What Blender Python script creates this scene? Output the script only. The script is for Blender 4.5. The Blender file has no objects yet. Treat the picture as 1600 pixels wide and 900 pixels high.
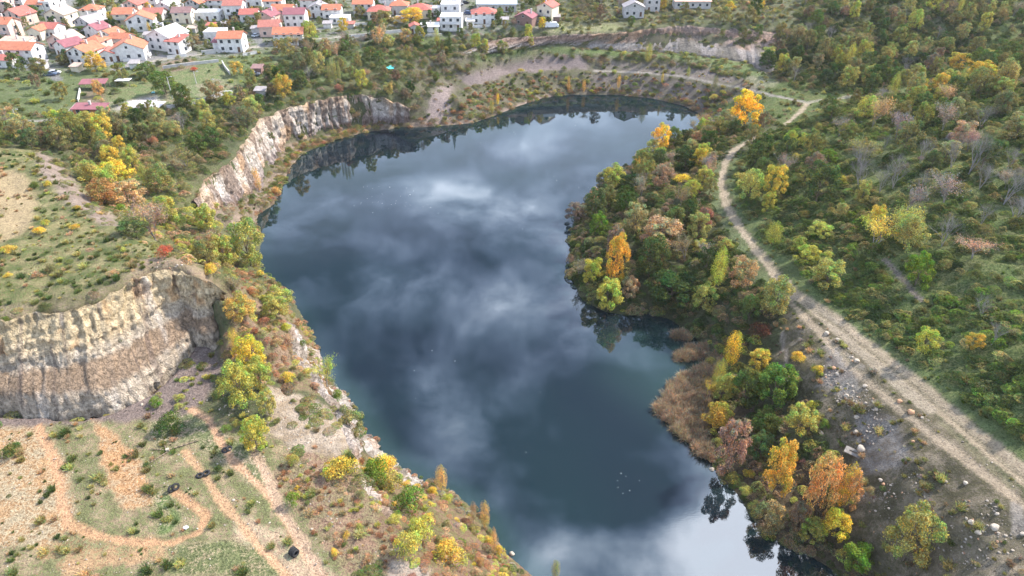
import bpy, math, random
import numpy as np
from mathutils import Vector, Matrix
from mathutils.geometry import delaunay_2d_cdt

# ------------------------------------------------------------------ camera, sky, sun, exposure
SC = bpy.context.scene
COL = SC.collection
CAMH, PITCH, FPX = 100.0, math.radians(34.0), 1081.0
cam_d = bpy.data.cameras.new('camera'); cam = bpy.data.objects.new('camera', cam_d); COL.objects.link(cam)
cam.location = (0, 0, CAMH); cam.rotation_euler = (math.pi/2 - PITCH, 0, 0)
cam_d.sensor_width = 36.0; cam_d.lens = 36.0 * FPX / 1600.0
cam_d.clip_start = 0.5; cam_d.clip_end = 12000
SC.camera = cam

SUN_AZ, SUN_EL = math.radians(62), math.radians(42)      # azimuth from +Y towards +X
sun_dir = Vector((math.sin(SUN_AZ)*math.cos(SUN_EL), math.cos(SUN_AZ)*math.cos(SUN_EL), math.sin(SUN_EL)))
sd = bpy.data.lights.new('sun', 'SUN'); sd.energy = 4.8; sd.angle = math.radians(4); sd.color = (1.0, 0.93, 0.84)
so = bpy.data.objects.new('sun', sd); COL.objects.link(so)
so.rotation_euler = (-sun_dir).to_track_quat('-Z', 'Y').to_euler(); so.location = (150, 100, 300)

def nn(nt, kind, ins=None, **props):
    n = nt.nodes.new(kind)
    for k, v in props.items(): setattr(n, k, v)
    if ins:
        for k, v in ins.items():
            s = n.inputs[k]
            if isinstance(v, bpy.types.NodeSocket): nt.links.new(v, s)
            else: s.default_value = v
    return n
def mth(nt, op, a, b=0.0, c=None, clamp=False):
    n = nt.nodes.new('ShaderNodeMath'); n.operation = op; n.use_clamp = clamp
    for i, v in enumerate((a, b) if c is None else (a, b, c)):
        if isinstance(v, bpy.types.NodeSocket): nt.links.new(v, n.inputs[i])
        else: n.inputs[i].default_value = v
    return n.outputs[0]
def vmth(nt, op, a, b=(0, 0, 0)):
    n = nt.nodes.new('ShaderNodeVectorMath'); n.operation = op
    for i, v in enumerate((a, b)):
        if isinstance(v, bpy.types.NodeSocket): nt.links.new(v, n.inputs[i])
        else: n.inputs[i].default_value = v
    return n
def ramp(nt, fac, stops, interp='LINEAR'):
    n = nt.nodes.new('ShaderNodeValToRGB'); nt.links.new(fac, n.inputs[0]); cr = n.color_ramp; cr.interpolation = interp
    while len(cr.elements) < len(stops): cr.elements.new(0.5)
    for e, (p, c) in zip(cr.elements, stops):
        e.position = p; e.color = (c[0], c[1], c[2], 1) if not isinstance(c, (int, float)) else (c, c, c, 1)
    return n.outputs[0]
def mixc(nt, fac, a, b, mode='MIX'):
    n = nt.nodes.new('ShaderNodeMix'); n.data_type = 'RGBA'; n.blend_type = mode
    for idx, v in ((0, fac), (6, a), (7, b)):
        if isinstance(v, bpy.types.NodeSocket): nt.links.new(v, n.inputs[idx])
        elif idx == 0: n.inputs[0].default_value = v
        else: n.inputs[idx].default_value = (v[0], v[1], v[2], 1)
    return n.outputs[2]

world = bpy.data.worlds.new('World'); SC.world = world; world.use_nodes = True
wt = world.node_tree; wt.nodes.clear()
tc = nn(wt, 'ShaderNodeTexCoord')
sky = nn(wt, 'ShaderNodeTexSky', sky_type='NISHITA', sun_disc=False, sun_elevation=SUN_EL, sun_rotation=SUN_AZ, altitude=150, air_density=1.0, dust_density=2.0)
sep = nn(wt, 'ShaderNodeSeparateXYZ', {0: tc.outputs['Generated']})
zc = mth(wt, 'MAXIMUM', sep.outputs[2], 0.02)
zden = mth(wt, 'ADD', zc, 0.12)
cx = mth(wt, 'DIVIDE', sep.outputs[0], zden); cy = mth(wt, 'DIVIDE', sep.outputs[1], zden)
cp = nn(wt, 'ShaderNodeCombineXYZ', {0: cx, 1: cy, 2: 0.0}).outputs[0]
warp = nn(wt, 'ShaderNodeTexNoise', {'Vector': cp, 'Scale': 1.7, 'Detail': 4.0, 'Roughness': 0.55})
wv = vmth(wt, 'SUBTRACT', warp.outputs['Color'], (0.5, 0.5, 0.5)).outputs[0]
wsc = nn(wt, 'ShaderNodeVectorMath', {0: wv, 3: 0.30}, operation='SCALE').outputs[0]
cpw = vmth(wt, 'ADD', cp, wsc).outputs[0]
n1 = nn(wt, 'ShaderNodeTexNoise', {'Vector': cpw, 'Scale': 1.25, 'Detail': 7.0, 'Roughness': 0.52}).outputs['Fac']
n2 = nn(wt, 'ShaderNodeTexNoise', {'Vector': cpw, 'Scale': 4.2, 'Detail': 9.0, 'Roughness': 0.62}).outputs['Fac']
def sky_pt(px, py):          # where in the cloud layer the lake shows when seen at this place of the photograph
    u, v = (px-800)/FPX, (450-py)/FPX
    d = Vector((u, math.cos(PITCH)+v*math.sin(PITCH), math.sin(PITCH)-v*math.cos(PITCH))).normalized()
    return d.x/(d.z+.12), d.y/(d.z+.12)
# cloud banks (x, y on the cloud layer, radius, weight)
BANKS = [(1250, 830, .085, 1.05), (1190, 890, .085, .9), (1090, 885, .065, .8), (1000, 905, .05, .7), (1330, 770, .11, 1.0), (1150, 860, .03, .35), (1230, 870, .03, -.45), (1080, 900, .03, -.3), (910, 890, .05, .6), (1180, 770, .035, .5), (1420, 920, .2, .8),
         (665, 285, .12, .62), (600, 250, .10, .35), (700, 640, .07, .50), (650, 560, .07, .35), (560, 470, .10, .30), (690, 730, .05, .45), (720, 690, .05, .3), (780, 790, .03, .5), (855, 895, .05, .5), (760, 470, .07, .35), (560, 350, .12, .2),
         (960, 240, .45, .28), (960, 690, .12, -.65), (860, 760, .09, -.5), (1020, 590, .12, -.4), (790, 620, .05, -.3), (900, 830, .05, -.5), (560, 600, .04, -.15), (720, 410, .06, -.3), (560, 570, .05, -.2), (1000, 780, .06, -.5)]
acc = None
for px, py, r, w in BANKS:
    bx_, by_ = sky_pt(px, py)
    d = vmth(wt, 'DISTANCE', cpw, (bx_+.0, by_, 0)).outputs['Value']
    g = mth(wt, 'MULTIPLY', mth(wt, 'SMOOTH_MIN', mth(wt, 'SUBTRACT', 1.0, mth(wt, 'DIVIDE', d, r*1.6)), 1.0, 0.1), w)
    g = mth(wt, 'MAXIMUM', g, 0.0) if w > 0 else mth(wt, 'MINIMUM', g, 0.0)
    acc = g if acc is None else mth(wt, 'ADD', acc, g)
dens = mth(wt, 'ADD', mth(wt, 'MULTIPLY', n1, 1.35), mth(wt, 'MULTIPLY', n2, 1.25))
dens = mth(wt, 'ADD', mth(wt, 'ADD', dens, -0.85), mth(wt, 'MULTIPLY', acc, 0.42))
cl = ramp(wt, dens, [(0.20, (.55, .55, .55)), (0.42, (.75, .75, .75)), (0.60, (.9, .9, .9)), (0.80, (1, 1, 1))], 'EASE')
ccol = ramp(wt, dens, [(0.32, (1.2, 1.9, 3.1)), (0.46, (4.6, 6.0, 9.2)), (0.58, (9.0, 11.0, 15.5)), (0.72, (18, 20.5, 25.5)), (0.98, (46, 47, 52))])
skym = mixc(wt, 1.0, sky.outputs[0], (0.60, .62, .62), 'MULTIPLY')
fin = mixc(wt, cl, skym, ccol)
# the low sky is a bright even veil, the underside stays neutral
low = ramp(wt, sep.outputs[2], [(0.0, 1.0), (0.28, .78), (0.52, 0.0)])
fin = mixc(wt, low, fin, (12.5, 14.6, 17.5))
bg = nn(wt, 'ShaderNodeBackground', {'Color': fin, 'Strength': 0.080})
wo = nn(wt, 'ShaderNodeOutputWorld'); wt.links.new(bg.outputs[0], wo.inputs[0])
world.cycles.sampling_method = 'MANUAL'; world.cycles.sample_map_resolution = 512

SC.view_settings.view_transform = 'Standard'; SC.view_settings.look = 'None'
SC.view_settings.exposure = 0.95; SC.view_settings.gamma = 1.0
SC.render.engine = 'CYCLES'
SC.cycles.max_bounces = 5; SC.cycles.diffuse_bounces = 2; SC.cycles.glossy_bounces = 2
SC.cycles.transmission_bounces = 2; SC.cycles.transparent_max_bounces = 4
SC.cycles.caustics_reflective = False; SC.cycles.caustics_refractive = False

# ------------------------------------------------------------------ projection helpers and noise
cP, sP = math.cos(PITCH), math.sin(PITCH)
def W(px, py, z):            # the point of height z that the photograph shows at px, py
    u, v = (px-800)/FPX, (450-py)/FPX
    dy, dz = cP+v*sP, -sP+v*cP
    t = (z-CAMH)/dz
    return (u*t, dy*t, z)
def proj(X, Y, Z):
    zz = Z-CAMH
    dep = Y*cP-zz*sP; up = Y*sP+zz*cP
    dep = np.maximum(dep, 1e-3)
    return 800+FPX*X/dep, 450-FPX*up/dep
def _h(ix, iy, seed):
    n = (ix.astype(np.int64)*374761393+iy.astype(np.int64)*668265263+seed*1442695041) & 0xffffffff
    n = ((n ^ (n >> 13))*1274126177) & 0xffffffff
    n = ((n ^ (n >> 16))*2246822519) & 0xffffffff
    return ((n ^ (n >> 15)) & 0xffff)/65535.0
def vnoise(x, y, seed=0):
    x = np.asarray(x, float); y = np.asarray(y, float)
    ix, iy = np.floor(x), np.floor(y); fx, fy = x-ix, y-iy
    fx = fx*fx*(3-2*fx); fy = fy*fy*(3-2*fy)
    a, b = _h(ix, iy, seed), _h(ix+1, iy, seed); c, d = _h(ix, iy+1, seed), _h(ix+1, iy+1, seed)
    return (a*(1-fx)+b*fx)*(1-fy)+(c*(1-fx)+d*fx)*fy
def fbm(x, y, o=4, seed=0, g=.5):
    s = 0; a = 1; t = 0
    for i in range(o):
        s = s+a*vnoise(x*2**i, y*2**i, seed+i*17); t += a; a *= g
    return s/t
def inpoly(PX, PY, poly):
    r = np.zeros(PX.shape, bool); n = len(poly)
    for i in range(n):
        x1, y1 = poly[i][:2]; x2, y2 = poly[(i+1) % n][:2]
        if y1 == y2: continue
        c = ((y1 > PY) != (y2 > PY)) & (PX < (x2-x1)*(PY-y1)/(y2-y1)+x1)
        r ^= c
    return r
def dist_line(X, Y, pts):
    d = np.full(X.shape, 1e9)
    for (x1, y1), (x2, y2) in zip([p[:2] for p in pts[:-1]], [p[:2] for p in pts[1:]]):
        dx, dy = x2-x1, y2-y1; L = dx*dx+dy*dy+1e-9
        t = np.clip(((X-x1)*dx+(Y-y1)*dy)/L, 0, 1)
        d = np.minimum(d, np.hypot(X-x1-t*dx, Y-y1-t*dy))
    return d
def sstep(a, b, x):
    t = np.clip((x-a)/(b-a), 0, 1); return t*t*(3-2*t)

# ------------------------------------------------------------------ terrain: breaklines as (px, py, height)
SHORE = [(1000,985),(900,950),(850,915),(825,893),(790,865),(765,820),(735,790),(700,768),(650,740),(606,718),(588,690),(572,665),(560,640),(545,615),(520,598),
 (497,548),(485,522),(460,475),(430,445),(408,425),(402,400),(412,372),(400,350),(402,335),(430,318),(442,292),(455,262),(475,240),(520,220),
 (575,206),(625,199),(680,198),(740,192),(775,180),(810,166),(850,153),(890,148),(960,148),(1020,154),(1070,166),(1098,180),(1106,193),
 (1090,203),(1052,222),(1002,248),(964,272),(926,305),(897,338),(890,385),(892,432),(908,468),(945,488),(985,494),(1015,490),(1050,500),
 (1080,522),(1098,540),(1112,560),(1085,588),(1052,602),(1040,640),(1060,672),(1098,702),(1118,722),(1122,748),(1155,778),(1172,812),(1205,842),
 (1250,860),(1290,882),(1318,905),(1360,960),(1300,1040),(1150,1040)]
LINES = {
 'rimL': [(720,975,12),(690,905,12),(650,868,13),(610,815,13),(575,765,13),(556,720,13),(545,675,13),(525,632,13),(500,600,12),(468,560,12),(450,500,12),(432,462,12),(400,432,12),(375,402,12),(352,374,13),(335,350,13.5)],
 'cbase': [(-140,655,15),(0,648,15),(60,648,15),(130,650,15),(180,640,15),(230,615,15),(265,585,15),(288,558,15.5),(306,535,16),(342,545,15.5),(356,500,16)],
 'ctop': [(-140,520,28),(0,500,28),(60,490,28),(120,480,28.3),(165,462,28.5),(200,443,28.8),(235,424,29),(265,420,29),(300,430,28.5),(332,440,28),(352,456,26)],
 'ridge': [(-60,225,27),(20,235,27),(60,250,27.5),(95,300,28),(130,330,28),(170,350,28.5),(230,385,29),(262,405,28.8)],
 'rfoot': [(20,222,23),(80,235,22),(130,270,20),(180,310,19),(240,350,18),(300,388,16),(340,408,14)],
 'bench1': [(700,165,5),(740,135,7),(790,116,7),(850,112,6.5),(920,113,6.5),(1000,115,6.5),(1060,121,7),(1110,129,8),(1160,138,9.5),(1210,152,11)],
 'bench1b': [(712,150,8),(745,128,8),(790,109,7.5),(850,106,7),(920,107,7),(1000,109,7),(1060,115,7.5),(1110,123,8.5),(1165,132,10),(1210,144,11.3)],
 'bench2': [(700,98,15),(760,90,14),(840,80,12.5),(920,81,12),(1000,84,12),(1060,88,12),(1110,96,12),(1160,108,12),(1200,128,12)],
 'bench2b': [(700,92,16),(760,84,14.5),(840,76,13),(920,76,12.5),(990,80,11.5),(1050,82,10.8),(1110,89,11.5),(1165,97,12),(1210,118,12.3)],
 'ucl': [(760,62,18.5),(840,56,18.8),(900,53,18.8),(975,50,19),(1020,43,20.5),(1060,40,20.6),(1110,43,20.2),(1160,46,20),(1215,50,20)],
 'road': [(1262,160,12),(1250,176,12),(1220,200,12),(1180,215,12),(1150,232,12),(1133,255,12),(1127,285,12),(1135,320,12),(1155,355,12.5),(1185,395,13),(1212,430,13.5),(1245,465,14),(1290,497,14.5),(1340,532,15),(1395,575,16),(1450,620,17),(1510,670,18),(1560,715,19),(1610,755,20),(1700,830,21)],
 'roadL': [(1170,400,12.5),(1195,438,13),(1230,478,13.5),(1272,515,14),(1320,552,14.6),(1370,598,15.6),(1420,645,16.5),(1475,697,17.5),(1530,748,18.5),(1585,800,19.5)],
 'valley': [(1210,160,11.8),(1280,160,12.5),(1330,150,13),(1400,130,14),(1500,100,17),(1620,80,22)],
 'crest': [(1225,205,15),(1300,182,20),(1380,165,22),(1450,150,25),(1550,130,30),(1680,105,35)],
 'cliffA_top': [(300,310,14.5),(314,292,15),(335,272,15.5),(362,250,15.5),(388,215,15),(402,188,14),(440,170,13.5),(500,155,13.2),(560,147,12.6),(600,152,10.6),(640,168,9.2)],
}
# the base of the far left cliff: on the sight line of its foot, a given run in front of its brink
CA_FOOT = [(312,345,3),(332,330,4),(352,322,5),(378,310,5),(404,300,5),(420,262,4),(446,226,3.5),(505,208,3.2),(562,196,3),(602,190,2.8),(640,186,2.5)]
def foot(top, fx, fy, run):
    x, y, z = W(*top)
    v = (450-fy)/FPX; dy, dz = cP+v*sP, -sP+v*cP
    yy = y-run
    return (fx, fy, CAMH+yy/dy*dz)
_runs = [3,3,3,3,3,3,3,3,3,3,3]
ca_base = []
for t, (fx, fy, r) in zip(LINES['cliffA_top'], CA_FOOT):
    f = foot(t, fx, fy, r)
    ca_base.append((fx, fy, min(max(f[2], .9), t[2]-3)))
LINES['cliffA_base'] = ca_base
PTS = [(-300,700,15),(0,760,15),(0,700,15.2),(150,700,15),(300,690,14.6),(300,850,14.5),(450,870,14),(430,740,14),(470,650,14),(390,600,15),(345,580,15.5),(400,520,14),(60,662,15.2),(200,655,15),
 (-300,950,15),(100,1000,15),(560,1000,12.5),(520,800,13.6),(480,560,12.4),(400,470,14),(372,440,16),(355,420,22),(330,420,26),(420,430,11),
 (-140,400,29),(0,450,28.6),(100,440,29),(200,412,29),(0,300,28),(-200,300,29),(-200,200,27),(0,380,28.6),(60,300,28),
 (200,232,18.5),(100,212,20.5),(300,250,16.2),(0,205,22.5),(270,320,16.5),(350,200,16),(250,185,18.8),(150,182,21),(0,188,22.5),(-200,190,24),(310,355,14.2),
 (300,130,21),(150,120,22),(0,120,23),(-200,120,24),(400,100,21),(500,80,21),(640,60,21.3),(700,45,22),(0,0,26),(-250,0,27),(300,0,25),(600,0,24),(800,0,24),(800,40,22),(400,50,22.5),(150,60,24),(500,140,14.8),(450,150,15.2),(580,120,15),
 (640,130,12.5),(700,118,11),(660,160,7),(680,182,2.5),(740,160,4),(640,100,16.5),(740,75,18.5),
 (840,45,20),(900,40,20.5),(1000,30,22),(1200,30,23),(1200,0,25),(1000,0,25),(900,10,23.5),(1100,30,22.5),
 (1050,255,8),(1010,300,8),(965,350,6),(1080,330,10),(990,430,5),(1080,420,8),(1130,480,8),(1180,530,9),(1090,215,5),(1140,200,8),(940,440,4),(930,380,4),
 (1225,560,11),(1300,620,11.5),(1330,700,10),(1350,800,8),(1450,800,14),(1550,860,17),(1400,700,14.5),(1200,620,4),(1200,700,2.5),(1270,750,4.5),(1340,850,4.5),(1430,880,9),(1130,640,1),(1150,700,1.5),(1145,560,2),(1175,560,5),
 (1650,950,20),(1450,980,10),
 (1230,350,15),(1300,400,18),(1400,400,22),(1500,400,25),(1600,400,28),(1800,400,33),(1300,300,20),(1400,300,25),(1500,280,29),(1600,260,32),(1420,510,18),(1500,560,20),(1600,620,22.5),(1750,680,25),(1600,500,25),(1200,255,14.5),(1300,230,21),(1400,205,26),(1500,190,30),(1600,170,33),(1850,170,38),(1850,600,30),
 (1200,90,13.5),(1250,130,13),(1300,100,17),(1350,80,18),(1450,60,21.5),(1250,50,20.5),(1300,22,25),(1400,20,27),(1500,30,28.5),(1620,10,31),(1300,-5,27),(1620,-30,34),(1500,75,20.5),(1850,0,38)]
DEEP = [(1000,880),(1150,900),(900,820),(1000,750),(850,740),(1050,800),(950,650),(750,650),(700,600),(850,560),(650,500),(800,450),(600,400),(700,350),(550,330),(600,280),(700,260),(800,220),(900,190),(1000,180),(850,320),(520,280),(480,330),(480,400),(1200,960),(860,400),(1000,560),(1000,640)]
vs, zs, es = [], [], []
def addp(p):
    vs.append(Vector((p[0], p[1]))); zs.append(p[2]); return len(vs)-1
def addline(pts, closed=False):
    ids = [addp(p) for p in pts]
    for a, b in zip(ids[:-1], ids[1:]): es.append((a, b))
    if closed: es.append((ids[-1], ids[0]))
shoreW = [W(x, y, 0.0) for x, y in SHORE]
addline(shoreW, True)
LW = {k: [W(*p) for p in v] for k, v in LINES.items()}
for k, v in LW.items(): addline(v)
for p in PTS: addp(W(*p))
for x, y in DEEP: addp(W(x, y, -6))
for a in range(-80, 81, 10):
    t = math.radians(a)
    for R, z in ((560, 38), (760, 46), (1500, 70), (3200, 150), (6500, 260)):
        addp((R*math.sin(t), R*math.cos(t)-60, z*(0.8+.4*abs(math.sin(a*.37+R)))))
for x, y, z in ((-150,20,15),(-60,15,13),(-200,-60,14),(0,0,10),(0,-60,12),(60,10,10),(120,20,18),(200,-40,24),(300,60,32),(-300,60,20),(-260,140,28),(300,200,42),(400,0,40),(-400,0,24)): addp((x, y, z))
ov, oe, of_, origv, _, _ = delaunay_2d_cdt(vs, es, [], 0, 1e-4)
oz = [zs[o[0]] if o else None for o in origv]
_k = np.array([[v.x, v.y] for v in vs]); _kz = np.array(zs)
for i, z in enumerate(oz):
    if z is None:
        d = np.hypot(_k[:, 0]-ov[i].x, _k[:, 1]-ov[i].y); j = np.argsort(d)[:3]; w = 1/(d[j]+.01)
        oz[i] = float((_kz[j]*w).sum()/w.sum())
class Raster:
    def __init__(s, x0, x1, y0, y1, st):
        s.x0, s.y0, s.st = x0, y0, st
        s.xs = np.arange(x0, x1, st); s.ys = np.arange(y0, y1, st)
        s.Z = np.full((len(s.ys), len(s.xs)), 20.0)
        for f in of_:
            (ax, ay), (bx, by), (cx_, cy_) = [ov[i][:2] for i in f]; za, zb, zc_ = [oz[i] for i in f]
            i0 = max(0, int((min(ax, bx, cx_)-x0)/st)); i1 = min(len(s.xs), int((max(ax, bx, cx_)-x0)/st)+2)
            j0 = max(0, int((min(ay, by, cy_)-y0)/st)); j1 = min(len(s.ys), int((max(ay, by, cy_)-y0)/st)+2)
            if i0 >= i1 or j0 >= j1: continue
            X, Y = np.meshgrid(s.xs[i0:i1], s.ys[j0:j1]); det = (by-cy_)*(ax-cx_)+(cx_-bx)*(ay-cy_)
            if abs(det) < 1e-9: continue
            l1 = ((by-cy_)*(X-cx_)+(cx_-bx)*(Y-cy_))/det; l2 = ((cy_-ay)*(X-cx_)+(ax-cx_)*(Y-cy_))/det; l3 = 1-l1-l2
            m = (l1 >= -1e-6) & (l2 >= -1e-6) & (l3 >= -1e-6)
            s.Z[j0:j1, i0:i1][m] = (l1*za+l2*zb+l3*zc_)[m]
    def at(s, X, Y, A=None):
        A = s.Z if A is None else A
        u = np.clip((np.asarray(X, float)-s.x0)/s.st, 0, len(s.xs)-1.001); v = np.clip((np.asarray(Y, float)-s.y0)/s.st, 0, len(s.ys)-1.001)
        i, j = u.astype(int), v.astype(int); fx, fy = u-i, v-j
        return (A[j, i]*(1-fx)+A[j, i+1]*fx)*(1-fy)+(A[j+1, i]*(1-fx)+A[j+1, i+1]*fx)*fy
def blur(A, n=1):
    for _ in range(n):
        B = np.pad(A, 1, 'edge'); A = (B[:-2, 1:-1]+B[2:, 1:-1]+B[1:-1, :-2]+B[1:-1, 2:]+4*B[1:-1, 1:-1])/8
    return A
R1 = Raster(-330, 400, -70, 620, 0.75)
R2 = Raster(-7000, 7000, -400, 7000, 20)
XX, YY = np.meshgrid(R1.xs, R1.ys)
R1.Z = blur(R1.Z, 4)
shore_d = dist_line(XX, YY, shoreW+[shoreW[0]])
in_lake = inpoly(XX, YY, shoreW)
sh_amp = sstep(0, 9, shore_d)
road_d = dist_line(XX, YY, LW['road']+LW['roadL'][:0])
flat = sstep(3, 9, road_d)
pX, pY = proj(XX, YY, R1.Z)
terr = inpoly(pX, pY, [(-400,650),(300,560),(420,690),(560,900),(500,1000),(-400,1000)])
vill = inpoly(pX, pY, [(-400,-50),(880,-50),(870,50),(640,60),(300,150),(130,190),(-400,190)])
quar = inpoly(pX, pY, [(700,200),(740,70),(860,40),(1230,40),(1260,160),(1110,200)])
amp = sh_amp*flat*np.where(terr, .25, 1.0)*np.where(vill, .12, 1.0)*np.where(quar, .25, 1.0)
R1.Z += np.where(terr | vill | quar | in_lake, 0, 1)*flat*sh_amp*(fbm(XX/2.2, YY/2.2, 2, 15)-.5)*.5
R1.Z += ((fbm(XX/22, YY/22, 3, 5)-.5)*3.2+(fbm(XX/5, YY/5, 3, 9)-.5)*1.3)*amp
# the cliffs' own meshes stand in front of the slope: draw the slope back behind them
R1.Z = np.where(in_lake, np.minimum(R1.Z, -.25-.30*shore_d), R1.Z)
LW['lk_top'] = LW['rimL'][3:11]; LW['lk_base'] = [W(665,750,-.5), W(650,738,-.5), W(606,716,-.5), W(588,690,-.5), W(572,665,-.5), W(558,640,-.5), W(522,600,-.5), W(497,550,-.5)]
for a, b, q in (('lk_top', 'lk_base', 2.6), ('ctop', 'cbase', 4.2), ('cliffA_top', 'cliffA_base', 1.6), ('ucl', 'bench2b', 1.3)):
    R1.Z -= q*blur(inpoly(XX, YY, LW[a]+LW[b][::-1]).astype(float), 2)
def terr_z(X, Y):
    X = np.asarray(X, float); Y = np.asarray(Y, float)
    inside = (X > -328) & (X < 398) & (Y > -68) & (Y < 617)
    # blend between the two rasters over a band
    e = np.minimum(np.minimum(X+328, 398-X), np.minimum(Y+68, 617-Y)); w = np.clip(e/30, 0, 1)
    return R1.at(X, Y)*w+R2.at(X, Y)*(1-w)
def hit(px, py):             # where the sight line through px, py meets the ground
    u, v = (px-800)/FPX, (450-py)/FPX
    dy, dz = cP+v*sP, -sP+v*cP
    t = np.arange(50, 700, .4); X, Y, Z = u*t, dy*t, CAMH+dz*t
    g = np.maximum(terr_z(X, Y), 0); k = np.nonzero(Z <= g)[0]
    if len(k) == 0: k = [len(t)-1]
    i = k[0]
    return float(X[i]), float(Y[i]), float(g[i])

# ------------------------------------------------------------------ mesh helpers
def mesh_np(name, V, F, mats=(), smooth=False, cols=None):
    V = np.asarray(V, np.float32); F = np.asarray(F, np.int32); k = F.shape[1]
    me = bpy.data.meshes.new(name); me.vertices.add(len(V)); me.vertices.foreach_set('co', V.ravel())
    me.loops.add(F.size); me.loops.foreach_set('vertex_index', F.ravel())
    me.polygons.add(len(F)); me.polygons.foreach_set('loop_start', np.arange(0, F.size, k, dtype=np.int32)); me.polygons.foreach_set('loop_total', np.full(len(F), k, np.int32))
    if smooth: me.polygons.foreach_set('use_smooth', np.ones(len(F), bool))
    me.update(calc_edges=True)
    for m in mats: me.materials.append(m)
    if cols:
        for cn, C in cols.items():
            a = me.color_attributes.new(cn, 'FLOAT_COLOR', 'POINT'); C = np.asarray(C, np.float32)
            if C.shape[1] == 3: C = np.hstack([C, np.ones((len(C), 1), np.float32)])
            a.data.foreach_set('color', C.ravel())
    return me
def link(name, me, parent=None, **props):
    o = bpy.data.objects.new(name, me); COL.objects.link(o)
    if parent: o.parent = parent
    for k, v in props.items(): o[k] = v
    return o
def grid_faces(nr, nc):
    i = np.arange(nr*nc).reshape(nr, nc)
    return np.stack([i[:-1, :-1], i[:-1, 1:], i[1:, 1:], i[1:, :-1]], -1).reshape(-1, 4)

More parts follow.
